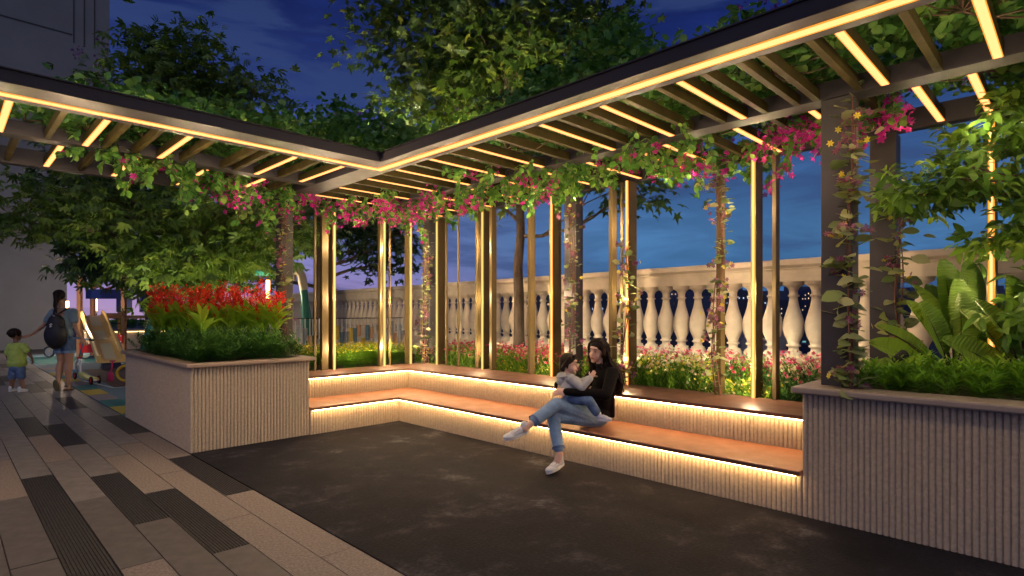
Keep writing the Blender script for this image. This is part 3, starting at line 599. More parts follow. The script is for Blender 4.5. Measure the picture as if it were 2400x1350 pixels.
# climbers on the posts
def climber(label, x, y_, z0, z1, n_leaf, side, sz=.10, flowers=26, group='climbers on the pergola posts'):
    sz *= 1.2; n_leaf = int(n_leaf*1.35); flowers *= .9; t = empty('climbing_plant', (x, y_, z0), label=label, cat='climber', group=group); mb = MB(); P = []; D = []; F = []
    for s in range(3):
        pts = []; ph = rng.uniform(0, 6.3)
        for i in range(26):
            u = i/25; z = (z1-z0)*u*(1 if s == 0 else rng.uniform(.55, .98) if i == 25 else 1)
            pts.append((side[0]*.05+.055*math.sin(ph+u*9+s)*side[1], side[1]*-.05*0+.055*math.cos(ph*1.3+u*7)*side[0]+side[1]*.03, z))
        mb.tube(pts, [.007*(1-.5*i/25) for i in range(26)], 5, cap=False)
        for k in range(n_leaf//3):
            i = rng.integers(0, 26); p = np.array(pts[i])+rng.normal(0, .045, 3); a = rng.uniform(0, 6.3); d = np.array([math.cos(a), math.sin(a), rng.uniform(-.35, .5)]); P.append(p); D.append(d)
            if rng.random() < flowers/n_leaf: F += [p+d*.05+rng.normal(0, .02, 3) for _ in range(4)]
    mb.build('stem', mat('reddish_stem', (.16, .06, .045), .7) if 'reddish_stem' not in bpy.data.materials else bpy.data.materials['reddish_stem'], t)
    n = len(P); nn = rv(n, .45); nn[:, 2] += 1; nn[:, :2] -= .35
    cloud('leaves', P, D, nn, sz*rng.uniform(.5, 1.25, n), 'oval', M['lf_climb'], t, kind='stuff')
    if F: n = len(F); cloud('flowers', F, rv(n), rv(n, .6)+np.array([-.4, -.4, .3]), .06*rng.uniform(.7, 1.2, n), 'flat', M['fl_mauve'], t, kind='stuff'); F2 = np.array(F)[::4]+rv(len(F[::4]), .03); cloud('flowers', F2, rv(len(F2)), rv(len(F2), .6), .055, 'flat', M['fl_yellow'], t, kind='stuff')['label'] = 'yellow-green blooms'
    return t
climber('large-leaved climber winding up the nearest dark post to the beam', 4.66, 1.22, .95, 3.05, 150, (-.4, -1), .105, 34)
climber('shadowed climber on the dark post behind the nearest one', 5.87, 1.16, .92, 2.75, 110, (-.6, -1), .10, 26)
climber('climber with yellow and purple blooms on the brown blade left of the bright line', 5.79, kY(1686, 5.80), .63, 3.0, 110, (-1, -.3), .085, 30)
climber('climber creeping up the glowing blade beside the seated woman', 5.78, 3.84, .63, 2.35, 90, (-1, -.5), .075, 22)
climber('thin dark climber on the post behind the seated woman', 5.86, 4.72, .63, 2.9, 130, (-1, -.4), .06, 26)
climber('climber on the dark corner post where both pergola arms meet', 5.86, 7.90, .63, 2.95, 130, (-1, -1), .075, 34)
climber('sparse climber with mauve flowers on the far post of the planter with red flowers', 3.40, 7.88, .95, 3.0, 110, (-.6, -1), .075, 24)

# shrubs in planters: upright shoots set with small leaves
def shoots(label, name, x0, x1, y0, y1, z0, h, n, leaf, lsz, per, cat='shrub', tm='dia', edge_drop=.4, side=None, lean=.25):
    t = empty(name, ((x0+x1)/2, (y0+y1)/2, z0), label=label, cat=cat); b = np.array(t.location); P = []; D = []; mb = MB()
    X = rng.uniform(x0, x1, n); Y = rng.uniform(y0, y1, n)
    for x_, yy in zip(X, Y):
        e = min(x_-x0, x1-x_, yy-y0, y1-yy); hh = h*(1-edge_drop*max(0, 1-e/.18))*rng.uniform(.68, 1.1)*(1+.18*noise.noise(Vector((x_*2.2, yy*2.2, 0))))
        v = np.array([rng.normal(0, lean), rng.normal(0, lean), 1.0]); v /= np.linalg.norm(v); p = np.array([x_, yy, z0])
        u = np.sort(rng.random(per)); u = .25+.75*u; a = rng.uniform(0, 6.3)+np.arange(per)*2.4
        q = p+np.outer(u*hh, v); d = np.c_[np.cos(a), np.sin(a), .15+1.1*u**2]; P.append(q); D.append(d)
    P = np.vstack(P); D = np.vstack(D)
    nn = -D.copy(); nn[:, 2] = 1.2
    o = cloud('foliage', P-b, D, nn, lsz*rng.uniform(.7, 1.2, len(P)), tm, leaf, t, tone=np.clip(.05+.95*np.clip((P[:, 2]-z0)/h, 0, 1)**1.6*rng.uniform(.4, 1.15, len(P)), 0, 1)); o['kind'] = 'stuff'  # tips paler as young growth; shade between shoots put into the lower tone
    return t
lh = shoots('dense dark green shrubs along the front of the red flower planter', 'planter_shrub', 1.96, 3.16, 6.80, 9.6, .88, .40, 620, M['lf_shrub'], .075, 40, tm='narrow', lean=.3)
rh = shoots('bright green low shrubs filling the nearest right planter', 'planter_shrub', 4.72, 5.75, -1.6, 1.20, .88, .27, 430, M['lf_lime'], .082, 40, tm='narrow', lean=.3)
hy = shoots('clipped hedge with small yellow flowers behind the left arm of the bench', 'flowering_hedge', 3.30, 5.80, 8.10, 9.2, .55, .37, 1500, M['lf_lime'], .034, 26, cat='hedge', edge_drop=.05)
n = 1500; cloud('flowers', np.c_[rng.uniform(3.3, 5.8, n), rng.uniform(8.1, 9.2, n), .86+rng.uniform(0, .12, n)]-np.array(hy.location), rv(n), rv(n, .4)+np.array([-.3, -.3, .7]), .034, 'flat', M['fl_yellow'], hy, kind='stuff')

# flower bed behind the bench
def patch(name, label, area, n, h, petals, leafm, lsz=.075, fs=.042, green=26, cat='flowers', ff=1.0):
    x0, x1, y0, y1 = area; t = empty(name, ((x0+x1)/2, (y0+y1)/2, .55), label=label, cat=cat); b = np.array(t.location); X = rng.uniform(x0, x1, n); Y = rng.uniform(y0, y1, n)
    P = []; D = []; F = []; mb = MB()
    for x_, yy in zip(X, Y):
        hh = h*rng.uniform(.7, 1.12); v = np.array([rng.normal(0, .16), rng.normal(0, .16), 1]); v /= np.linalg.norm(v); p = np.array([x_, yy, .55])-b
        u = rng.random(green)**1.3*.85; P.append(p+np.outer(u*hh, v)+rv(green, .02)); a = rng.uniform(0, 6.3, green); D.append(np.c_[np.cos(a)*.6, np.sin(a)*.6, .9*np.ones(green)])
        for _ in range(max(1, int(rng.poisson(3.2*ff)))): F.append(p+v*hh*rng.uniform(.88, 1.06)+rng.normal(0, .035, 3))
        q = p+v*hh; mb.add([p+(.003, 0, 0), p+(-.003, .002, 0), q], [(0, 1, 2)])
    P = np.vstack(P); D = np.vstack(D); F = np.array(F); k = len(F)
    o = cloud('stems_and_leaves', P, D, rv(len(P), .5)+np.array([-.5, -.5, .5]), lsz*rng.uniform(.6, 1.3, len(P)), 'thin', leafm, t); o['kind'] = 'stuff'
    o = cloud('flowers', F, rv(k), rv(k, .5)+np.array([-.35, -.35, .8]), fs*rng.uniform(.7, 1.3, k), 'flat', petals, t, mi=rng.integers(0, len(petals), k)); o['kind'] = 'stuff'
    mb.build('stalks', leafm, t)['kind'] = 'stuff'
    return t
PK, WH, YE = M['fl_pink'], M['fl_white'], M['fl_yellow']
patch('flower_clump', 'pink and white meadow flowers in the bed by the corner post', (5.92, 7.1, 6.3, 8.4), 620, .36, [PK, PK, PK, WH], M['lf_lime'])
patch('flower_clump', 'dense pink flowers round the foot of the tree trunk', (5.92, 7.1, 4.6, 6.3), 520, .38, [PK, PK, PK, WH, PK], M['lf_lime'])
patch('flower_clump', 'green tufts with small cream flowers right of the seated woman', (5.92, 6.6, 3.05, 4.6), 330, .36, [WH, WH, YE], M['lf_lime'], green=36)
patch('flower_clump', 'pink blooms in front of the balusters between the bright blade and the leafy one', (6.3, 7.05, 2.0, 4.4), 420, .42, [PK, PK, WH], M['lf_lime'])
patch('flower_clump', 'white daisies and pink flowers beside the grey planter cap', (5.92, 6.9, 1.58, 2.3), 230, .40, [WH, WH, PK, PK], M['lf_shrub'], fs=.042)
patch('flower_clump', 'low yellow-green flowers along the edge of the bench back', (5.90, 6.12, 2.2, 3.1), 130, .16, [YE, YE, WH], M['lf_lime'], fs=.036)
patch('flower_clump', 'low yellow-green ground cover behind the bench near the tree', (5.90, 6.10, 4.9, 6.6), 170, .16, [YE], M['lf_lime'], fs=.030)

# canna lilies
def leaf_mesh(w, l, fold=.12, droop=.25, m=None, nx=2, ny=8, rib=0.0, name='leaf', point=.8):
    mb = MB(); vs = []
    for j in range(ny+1):
        t = j/ny; ww = w/2*(math.sin(math.pi*min(1, t*.92+.06))**point)
        for i in range(-nx, nx+1):
            s = i/nx; vs.append((s*ww, t*l*(1-droop*.15*t), -droop*l*t*t+fold*abs(s)*ww*2+rib*(j % 2)*(1 if abs(s) > .1 else 0)))
    k = 2*nx+1; fs = [(j*k+i, j*k+i+1, (j+1)*k+i+1, (j+1)*k+i) for j in range(ny) for i in range(k-1)]
    mb.add(vs, fs, 0, True); mb.tube([(0, -.0, -.004), (0, l*.5, -droop*l*.25-.004), (0, l*.97, -droop*l*.93-.004)], [.006*w/.1, .004*w/.1, .001], 4, 1)
    me = bpy.data.meshes.new(name); me.from_pydata(mb.v, [], mb.f); me.materials.append(m[0]); me.materials.append(m[1]); me.polygons.foreach_set('material_index', mb.mi); me.polygons.foreach_set('use_smooth', mb.sm)
    at = me.attributes.new('tone', 'FLOAT', 'POINT'); at.data.foreach_set('value', np.full(len(mb.v), .45, np.float32)+rng.uniform(-.3, .3, 1).astype(np.float32)); return me
CL = [leaf_mesh(w, l, .15, d, (M['lf_canna'], M['lf_canna'])) for w, l, d in ((.085, .26, .15), (.10, .30, .4), (.07, .22, .0), (.09, .27, .6))]
sp = []
for v_ in range(4):
    nfl = 64; u = rng.random(nfl)**.8; hh = .30+.05*v_; a = rng.uniform(0, 6.3, nfl); rr = .018+.05*rng.random(nfl)*(1.1-u)
    o = cloud('flower_spike', np.c_[rr*np.cos(a), rr*np.sin(a), u*hh], np.c_[np.cos(a), np.sin(a), .6+rng.random(nfl)], rv(nfl, .6)+np.array([0, 0, .4]), .062*rng.uniform(.6, 1.2, nfl), 'leaf' if v_ < 0 else T['narrow'], M['fl_red']); sp.append(o.data); bpy.data.objects.remove(o)
st_me = MB().tube([(0, 0, 0), (.005, 0, .3), (0, .004, .62)], [.007, .006, .004], 5).build('stem', M['lf_canna']); stm = st_me.data; bpy.data.objects.remove(st_me)
cpos = [(2.10+.95*((i*.618) % 1), 7.15+2.35*((i*.38) % 1)) for i in range(64)]
for i, (cx_, cy_) in enumerate(cpos):
    zone = ('front' if cy_ < 7.7 else 'middle' if cy_ < 8.6 else 'far')+' '+('left' if cx_ < 2.45 else 'right' if cx_ > 2.75 else 'centre')
    c = empty('canna_lily', (cx_+rng.normal(0, .04), cy_+rng.normal(0, .05), .92), rng.uniform(0, 6.3), label='red flowering canna with lime leaves in the %s of the left planter' % zone, cat='flower', group='red canna lilies in the left planter')
    hgt = rng.uniform(.46, .64); s = share('stem', stm, c, (0, 0, 0), scale=(1, 1, hgt/.62))
    share('flower_spike', sp[i % 4], c, (0, 0, hgt-.06), (rng.normal(0, .12), rng.normal(0, .12), rng.uniform(0, 6)))['kind'] = 'stuff'
    for k in range(7):
        z = .30+.20*rng.random(); share('leaf', CL[int(rng.integers(0, 4))], c, (0, 0, z), (R(rng.uniform(45, 85)), 0, rng.uniform(0, 6.3)), (1.0,)*3)

# broad-leaved plants in the near planter
m = leafmat('broad_leaf', (.08, .20, .03), (.17, .32, .045), (.32, .42, .07), rough=.4, trans=.25); M['broad'] = m
nt = m.node_tree; tcn = N(nt.nodes, 'ShaderNodeTexCoord'); wv = N(nt.nodes, 'ShaderNodeTexWave', bands_direction='Y'); wv.inputs['Scale'].default_value = 14; wv.inputs['Distortion'].default_value = 3; wv.inputs['Detail'].default_value = 3
nt.links.new(tcn.outputs['Object'], wv.inputs[0]); bp = N(nt.nodes, 'ShaderNodeBump'); bp.inputs['Strength'].default_value = .8; bp.inputs['Distance'].default_value = .006; nt.links.new(wv.outputs['Fac'], bp.inputs['Height']); nt.links.new(bp.outputs[0], nt.nodes['Principled BSDF'].inputs['Normal'])
M['midrib'] = mat('leaf_midrib', (.035, .03, .015), .6)
BL = [leaf_mesh(w, l, .16, d, (M['broad'], M['midrib']), 3, 14, .0025, point=.55) for w, l, d in ((.25, .52, .10), (.23, .48, .25), (.25, .42, .05))]
def broad_plant(label, x, y_, spec):
    spec = [(a_, t_, L_*1.05, k_, s_+.10, r_) for a_, t_, L_, k_, s_, r_ in spec]+[(-160, 20, 1.0, 0, .30, 0), (150, 26, 1.0, 1, .34, 10), (-70, 18, .95, 2, .24, 0)]
    t = empty('broad_leaf_plant', (x, y_, .88), label=label, cat='plant', group='broad-leaved plants in the near planter')
    for (az, tilt, L, k, st, roll) in spec:
        a = R(az); d = Vector((math.cos(a)*math.sin(R(tilt)), math.sin(a)*math.sin(R(tilt)), math.cos(R(tilt)))); e = d*st
        mb = MB().tube([(0, 0, 0), tuple(e*.5+Vector((0, 0, .01))), tuple(e)], [.011, .009, .007], 6); stalk = mb.build('leaf_stalk', M['midrib'], t)
        # leaf y axis along d, its face turned by roll towards the viewer side
        yv = d; zv = Vector((-.6, -.7, .55)); zv = (Matrix.Rotation(R(roll), 3, yv) @ (zv-yv*zv.dot(yv))).normalized(); xv = yv.cross(zv)
        o = share('leaf', BL[k], t); o.matrix_local = Matrix.Translation(e) @ Matrix((xv, yv, zv)).transposed().to_4x4() @ Matrix.Scale(L, 4)
    return t
# azimuth: 135 = image left, -45 = image right, -135 = towards the camera, 45 = away
broad_plant('tall fan of broad ribbed leaves near the bright blade', 5.84, .74, [(100, 3, 1.0, 0, .42, 0), (-30, 10, 1.0, 0, .44, 10), (135, 14, 1.0, 1, .30, 20), (-150, 6, .95, 0, .28, 0), (135, 42, 1.05, 1, .16, 30), (140, 55, 1.1, 1, .12, 10), (-135, 12, .95, 2, .12, 0), (-45, 30, 1.0, 1, .26, -30), (-60, 45, 1.0, 0, .2, -20), (120, 70, .9, 1, .1, 0), (30, 25, 1, 0, .34, 0), (160, 30, .9, 0, .22, 0)])
broad_plant('smaller clump of broad ribbed leaves at the right edge', 5.86, .30, [(90, 5, .95, 0, .30, 0), (-45, 10, 1.0, 0, .3, 0), (135, 30, 1.0, 1, .18, 10), (-135, 10, .9, 2, .10, 0), (135, 50, 1, 1, .12, 0), (-45, 40, 1, 0, .2, 0), (-90, 28, .9, 2, .15, 0), (60, 30, 1, 0, .25, 0)])

# trees
tree('maple_tree', 'big maple behind the pergola corner lit yellow from below', (7.02, 6.84, .5), (7.06, 6.86, 5.2), .105,
     [((6.3, 7.5, 5.0), (1.1, 1.1, .55), 70), ((5.9, 6.6, 5.5), (1.2, 1.2, .7), 70), ((6.9, 6.7, 6.3), (1.7, 1.7, .9), 140), ((7.3, 5.8, 5.5), (1.1, 1.1, .6), 64), ((6.0, 8.0, 6.2), (1.2, 1.2, .8), 90), ((6.6, 7.2, 4.3), (1.0, 1.0, .35), 28), ((5.9, 7.9, 4.9), (.8, .8, .5), 30), ((7.3, 5.2, 4.0), (.7, .7, .35), 18), ((7.2, 4.6, 3.3), (.55, .55, .35), 14), ((6.9, 7.3, 3.6), (.35, .4, .45), 10), ((7.1, 5.9, 7.4), (1.6, 1.6, .7), 55)],
     'maple', .215, M['lf_maple'], per=15, clump=.26, droop=.5)
tree('playground_tree', 'broad olive-leaved tree between the tower wall and the left planter', (3.75, 12.2, 0), (3.6, 12.2, 6.2), .16,
     [((2.2, 11.8, 3.1), (1.2, 1.2, .35), 44), ((1.6, 12.3, 3.65), (.9, 1.1, .22), 26), ((3.5, 11.0, 3.25), (1.1, 1.0, .28), 46), ((4.3, 10.4, 2.85), (.9, .9, .28), 38), ((3.0, 10.9, 2.45), (1.1, .9, .25), 44), ((2.9, 11.8, 2.35), (.8, .8, .25), 30), ((3.2, 11.4, 1.85), (.6, .6, .35), 22), ((3.9, 10.9, 2.45), (.6, .6, .3), 26), ((1.2, 12.6, 3.0), (.6, .6, .25), 16),
      ((2.6, 12.0, 5.4), (.9, .9, .9), 60), ((3.4, 12.0, 5.9), (.9, .9, 1.0), 70), ((4.3, 11.8, 5.4), (.9, .9, .9), 60), ((3.6, 12.0, 4.7), (1.7, 1.3, .6), 80), ((2.9, 12.2, 6.5), (.4, .4, .5), 12), ((4.9, 11.5, 4.8), (.6, .6, .5), 24)],
     'spray', .21, M['lf_olive'], per=12, clump=.24, droop=.75)
tree('shade_tree', 'dark tree beyond the left posts with level tiers of leaves', (7.05, 14.2, 0), (7.0, 14.2, 5.6), .15,
     [((7.2, 12.6, 4.0), (1.5, 1.2, .45), 80), ((8.0, 12.9, 3.3), (1.1, 1.0, .3), 52), ((8.6, 13.4, 2.75), (.6, .6, .22), 16), ((6.3, 14.0, 4.2), (1.3, 1.3, .6), 66), ((5.4, 14.6, 3.6), (1.2, 1.2, .7), 60), ((6.9, 13.8, 5.2), (1.6, 1.6, .8), 70), ((5.2, 14.6, 2.6), (1.0, 1.0, .5), 36)],
     'maple', .24, M['lf_dark'], per=15, clump=.26, droop=.3)
tree('shade_tree', 'dark leafy tree behind the play tower', (4.4, 19.5, 0), (4.4, 19.5, 4.6), .15,
     [((3.2, 19.2, 3.5), (1.4, 1.4, 1.0), 80), ((4.6, 19.2, 3.2), (1.6, 1.4, 1.2), 90), ((5.9, 19.0, 3.4), (1.4, 1.2, 1.0), 70), ((3.0, 19.6, 5.2), (1.3, 1.3, 1.1), 60), ((4.6, 19.2, 5.6), (1.6, 1.5, 1.2), 70)],
     'spray', .34, M['lf_dark'], per=9, clump=.34, droop=.5)
tree('leafy_tree', 'leafy branches reaching in at the right edge over the near planter', (6.1, -.75, .88), (5.9, -.2, 2.7), .045,
     [((5.62, .62, 2.62), (.30, .30, .16), 12), ((5.55, .95, 2.50), (.32, .26, .14), 12), ((5.70, .35, 2.95), (.40, .40, .22), 20), ((5.65, .25, 2.25), (.28, .28, .22), 16), ((5.72, .42, 2.06), (.22, .22, .10), 6), ((5.70, .16, 1.72), (.22, .22, .14), 9), ((5.62, .24, 1.52), (.20, .2, .10), 6), ((5.75, .10, 3.2), (.35, .35, .25), 14), ((5.6, .14, 2.6), (.3, .2, .3), 12)],
     'spray3', .175, M['lf_bright'], per=13, clump=.095, droop=.7, bark=M['twig'])

# added spotlights: the maple's inferred from uplit leaves, the rest only to brighten planting
def spot(loc_, aim, power, label, ang=75, colr=(1, .84, .48), sc_=1.):
    t = empty('added_spotlight', loc_, label=label, cat='lamp'); d = (Vector(aim)-Vector(loc_)).normalized(); MB().tube([(0, 0, -.08), (0, 0, .02)], .012, 6).build('stake', M['tyre0'], t)
    MB().tube([Vector((0, 0, .02)), Vector((0, 0, .02))+d*.10], [.03*sc_, .036*sc_], 12).build('barrel', M['tyre0'], t); MB().tube([Vector((0, 0, .02))+d*.101, Vector((0, 0, .02))+d*.104], .031*sc_, 12).build('lens', M['led'], t)
    l = bpy.data.lights.new('added_spotlight', 'SPOT'); l.energy = power; l.color = colr; l.spot_size = R(ang); l.spot_blend = .8; l.shadow_soft_size = 0; o = bpy.data.objects.new('added_spotlight_source', l); col.objects.link(o)
    o.location = Vector(loc_)+Vector((0, 0, .02))+d*.13; o.rotation_euler = d.to_track_quat('-Z', 'Y').to_euler()
M['tyre0'] = mat('black_fixture', (.012, .012, .013), .5)
spot((6.04, 6.9, 3.28), (6.5, 7.2, 5.5), 420, 'small black spotlight on the rear beam under the middle of the big maple', 130)
spot((6.04, 5.3, 3.28), (6.7, 5.7, 5.2), 300, 'small black spotlight on the rear beam under the right side of the big maple', 120)
spot((5.2, 8.15, 3.28), (5.9, 8.1, 5.5), 340, 'small black spotlight on the rear beam under the left side of the big maple', 130)
spot((2.5, 9.95, .08), (2.9, 11.2, 3.2), 380, 'added small black spotlight behind the left planter under the olive-leaved tree')
spot((4.0, 9.6, .08), (4.2, 10.9, 3.2), 300, 'added small black spotlight behind the hedge under the olive-leaved tree')
for i, (yy, lab) in enumerate(((2.36, 'added small downlight on the back of the bright blade nearest the near planter'), (2.73, 'added small downlight on the back of the leafy brown blade'), (3.86, 'added small downlight over the green tufts behind the seated woman'), (5.05, 'added small downlight over the flowers beside the tree trunk'), (6.43, 'added small downlight over the flowers near the corner post'))):
    spot((6.0, yy+.04, 1.42), (6.55, yy+.1, .7), 26, lab, 150, (1, .84, .55), .5)  # added behind the blades to brighten flowers and balusters
spot((5.05, 1.0, 1.12), (5.9, .55, 1.6), 4, 'added small spotlight in the near planter aimed at the broad leaves', 120)  # added to brighten the broad leaves
spot((6.3, 9.6, .08), (7.3, 12.4, 3.8), 350, 'added small black spotlight near the balustrade aimed at the far tree', colr=(.85, .95, .7))

# ------------------------------------------------------------------ people
def V3(*a): return Vector(a)
def remesh(name, mb, m, parent, voxel=.008, it=3, dec=None):
    o = mb.build(name, m, parent); md = o.modifiers.new('r', 'REMESH'); md.mode = 'VOXEL'; md.voxel_size = voxel; md.use_smooth_shade = True
    if it: s_ = o.modifiers.new('s', 'SMOOTH'); s_.iterations = it; s_.factor = .5
    if dec: d_ = o.modifiers.new('d', 'DECIMATE'); d_.ratio = dec
    bpy.context.view_layer.update(); dg = bpy.context.evaluated_depsgraph_get(); me = bpy.data.meshes.new_from_object(o.evaluated_get(dg)); old = o.data
    o.modifiers.clear(); o.data = me; me.name = name; bpy.data.meshes.remove(old)
    me.polygons.foreach_set('use_smooth', [True]*len(me.polygons))
    if not me.materials: me.materials.append(m)
    return o
def hand(mb, wrist, d, nrm, s=1., curl=.5, flip=1):
    """palm, four unequal bent fingers and a side thumb; d points to the fingertips, nrm out of the back of the hand"""
    w = Vector(wrist); d = Vector(d).normalized(); n = Vector(nrm); n = (n-d*n.dot(d)).normalized(); x = d.cross(n)*flip
    rot = Matrix((x, d, n)).transposed(); mb.ell(w+d*.045*s, (.040*s, .050*s, .016*s), 8, rot=rot)
    for i, (ox, L) in enumerate(((-.028, .070), (-.009, .079), (.010, .073), (.028, .057))):
        b = w+d*.078*s+x*ox*s; t1 = (d-n*curl*.5).normalized(); t2 = (d-n*curl*1.6).normalized(); m1 = b+t1*L*.5*s; m2 = m1+t2*L*.5*s
        mb.cap(b-d*.015*s, m1, .0098*s, .0092*s, 8); mb.cap(m1, m2, .0092*s, .0075*s, 8)
    tb = w+d*.03*s-x*.032*s; tm = tb+(d*.6-x*.8-n*.2).normalized()*.035*s; te = tm+(d*.9-x*.3-n*curl*.5).normalized()*.028*s
    mb.cap(tb, tm, .013*s, .011*s, 8); mb.cap(tm, te, .011*s, .009*s, 8)
def head_frame(fwd, roll=0):
    f = Vector(fwd).normalized(); y = -f; up = Vector((0, 0, 1)); x = y.cross(up).normalized()*1; z = x.cross(y).normalized()
    return Matrix((x, y, z)).transposed() @ Matrix.Rotation(roll, 3, 'Y')
def head(mb, c, rot, s=1., child=False):
    c = Vector(c); T_ = lambda p: c+rot @ (Vector(p)*s)
    def e(p, r): mb.ell(T_(p), tuple(k*s for k in r), 10, rot=rot)
    e((0, .012, .028), (.074, .092, .094))
    if child: e((0, -.025, -.035), (.062, .062, .064)); e((.03, -.055, -.04), (.028, .025, .028)); e((-.03, -.055, -.04), (.028, .025, .028)); e((0, -.068, -.082), (.022, .02, .016))
    else: e((0, -.028, -.035), (.057, .062, .070)); e((0, -.062, -.092), (.024, .022, .018)); e((.03, -.052, -.03), (.024, .025, .026)); e((-.03, -.052, -.03), (.024, .025, .026))
    mb.cap(T_((0, -.082, .016)), T_((0, -.100, -.016)), .008*s, .0115*s, 10); e((0, -.087, -.050), (.020, .010, .013)); e((0, -.072, .045), (.045, .018, .012))
    for sx in (-1, 1): e((sx*.073, .015, -.012), (.010, .018, .027))
    return T_
M['eye_white'] = mat('eye_white', (.75, .72, .70), .2); M['iris'] = mat('dark_iris', (.03, .015, .01), .15); M['brow'] = mat('dark_brow', (.03, .018, .014), .8); M['lips'] = mat('lips', (.50, .16, .14), .4)
def face_parts(T_, rot, s, parent, lips=True, closed=False):
    for sx in (-1, 1):
        e = MB().ell(T_((sx*.030, -.0765, .012)), (.0125*s, .008*s, .0068*s), 6, rot=rot).build('eye', M['eye_white'], parent); MB().ell(T_((sx*.030, -.0825, .0115)), (.0058*s, .0035*s, .006*s), 5, rot=rot).build('iris', M['iris'], e)
        MB().tube([T_((sx*.015, -.088, .034)), T_((sx*.031, -.086, .040)), T_((sx*.048, -.072, .034))], [.003*s, .0038*s, .002*s], 5).build('eyebrow', M['brow'], parent)
        MB().tube([T_((sx*.017, -.0835, .013)), T_((sx*.030, -.087, .020)), T_((sx*.044, -.074, .013))], [.0016*s, .0024*s, .0016*s], 4).build('eyelashes', M['brow'], parent)
    MB().tube([T_((-.021, -.090, -.050)), T_((-.008, -.099, -.0475)), T_((0, -.099, -.049)), T_((.008, -.099, -.0475)), T_((.021, -.090, -.050))], [.0015*s, .0048*s, .004*s, .0048*s, .0015*s], 6).build('mouth', M['lips'], parent)
    MB().tube([T_((-.017, -.090, -.056)), T_((0, -.098, -.0575)), T_((.017, -.090, -.056))], [.0015*s, .0058*s, .0015*s], 6).build('mouth', M['lips'], parent)
M['skin'] = mat('fair_skin', (.70, .45, .35), .5, noise_scale=12, noise_amt=.06); M['skin'].node_tree.nodes['Principled BSDF'].inputs['Subsurface Weight'].default_value = .15; M['skin'].node_tree.nodes['Principled BSDF'].inputs['Subsurface Scale'].default_value = .01
M['skin_tan'] = mat('tan_skin', (.46, .25, .16), .5, noise_scale=12, noise_amt=.06); M['skin_brown'] = mat('brown_skin', (.22, .11, .07), .5, noise_scale=12, noise_amt=.06)
M['denim'] = mat('washed_denim', (.20, .33, .52), .85, noise_scale=5, noise_amt=.22, bump=.5, bump_scale=45, detail=8); M['denim_dark'] = mat('mid_blue_denim', (.09, .155, .30), .85, noise_scale=14, noise_amt=.35, bump=.5, bump_scale=60)
M['black_cloth'] = mat('black_knit', (.007, .006, .007), .9, spec=.15, bump=.5, bump_scale=60); M['grey_cloth'] = mat('light_grey_hoodie', (.46, .48, .50), .9, noise_scale=20, noise_amt=.08, bump=.5, bump_scale=35)
M['hair'] = mat('dark_brown_hair', (.016, .009, .007), .55, spec=.2, noise_scale=30, noise_amt=.4, stretch=(1, 1, .15)); M['shoe_white'] = mat('white_canvas', (.62, .66, .72), .6, noise_scale=20, noise_amt=.06); M['sole'] = mat('white_rubber_sole', (.72, .72, .72), .5)
M['lace'] = mat('lace', (.8, .8, .82), .7); M['eyelet'] = mat('eyelet', (.15, .17, .22), .4, .6)
def shoe(parent, heel, toe, up, s=1., m='shoe_white', lace=True, nm='shoe'):
    heel = Vector(heel); toe = Vector(toe); d = (toe-heel); L = d.length; d.normalize(); u = Vector(up); u = (u-d*u.dot(d)).normalized(); x = d.cross(u); rot = Matrix((x, d, u)).transposed()
    mb = MB(); mb.ell(heel+d*L*.16+u*.035*s, (.034*s, L*.17, .036*s), 8, rot=rot); mb.ell(heel+d*L*.78+u*.024*s, (.043*s, L*.25, .027*s), 8, rot=rot); mb.cap(heel+d*L*.2+u*.045*s, heel+d*L*.66+u*.030*s, .034*s, .034*s)
    mb.cap(heel+d*L*.17+u*.05*s, heel+d*L*.14+u*.085*s, .034*s, .034*s)
    o = remesh(nm, mb, M[m], parent, .005*s, 3)
    sm = MB(); pr = []
    for i in range(24):
        a = 2*math.pi*i/24; t = (math.sin(a)+1)/2; w = (.034 if t < .5 else .044)*s; pr.append(heel+d*(L*.5+math.sin(a)*L*.53)+x*math.cos(a)*w*(1.05))
    n = len(pr); sm.add([p-u*.004*s for p in pr]+[p+u*.016*s for p in pr], [tuple(range(n))[::-1], tuple(range(n, 2*n))]+[(i, (i+1) % n, n+(i+1) % n, n+i) for i in range(n)]); sm.build('sole', M['sole'], o)
    if lace:
        for k in range(4):
            c = heel+d*L*(.42+.085*k)+u*(.078-.0065*k)*s
            MB().tube([c-x*.022*s-u*.010*s, c+d*.006+u*.003*s, c+x*.022*s-u*.010*s], .0032*s, 5).build('lace', M['lace'], o)
            for sx in (-1, 1): MB().ell(c+x*sx*.026*s-u*.014*s, (.004*s,)*3, 4).build('eyelet', M['eyelet'], o)
    return o
def strands_hair(name, roots, ctrl, m, parent, r=.006, jit=.012, n=5):
    """locks: each root runs through the control points with its own offset"""
    mb = MB()
    for rt, off in roots:
        pts = [Vector(rt)]+[Vector(c)+Vector(off)*k for c, k in ctrl]; out = []
        for i in range(len(pts)-1):
            for q in range(3): t = q/3; out.append(pts[i].lerp(pts[i+1], t)+Vector(rng.normal(0, jit*.25, 3)))
        out.append(pts[-1]); k = len(out); mb.tube(out, [r*(1.1-.9*(i/(k-1))**3) for i in range(k)], n)
    return mb

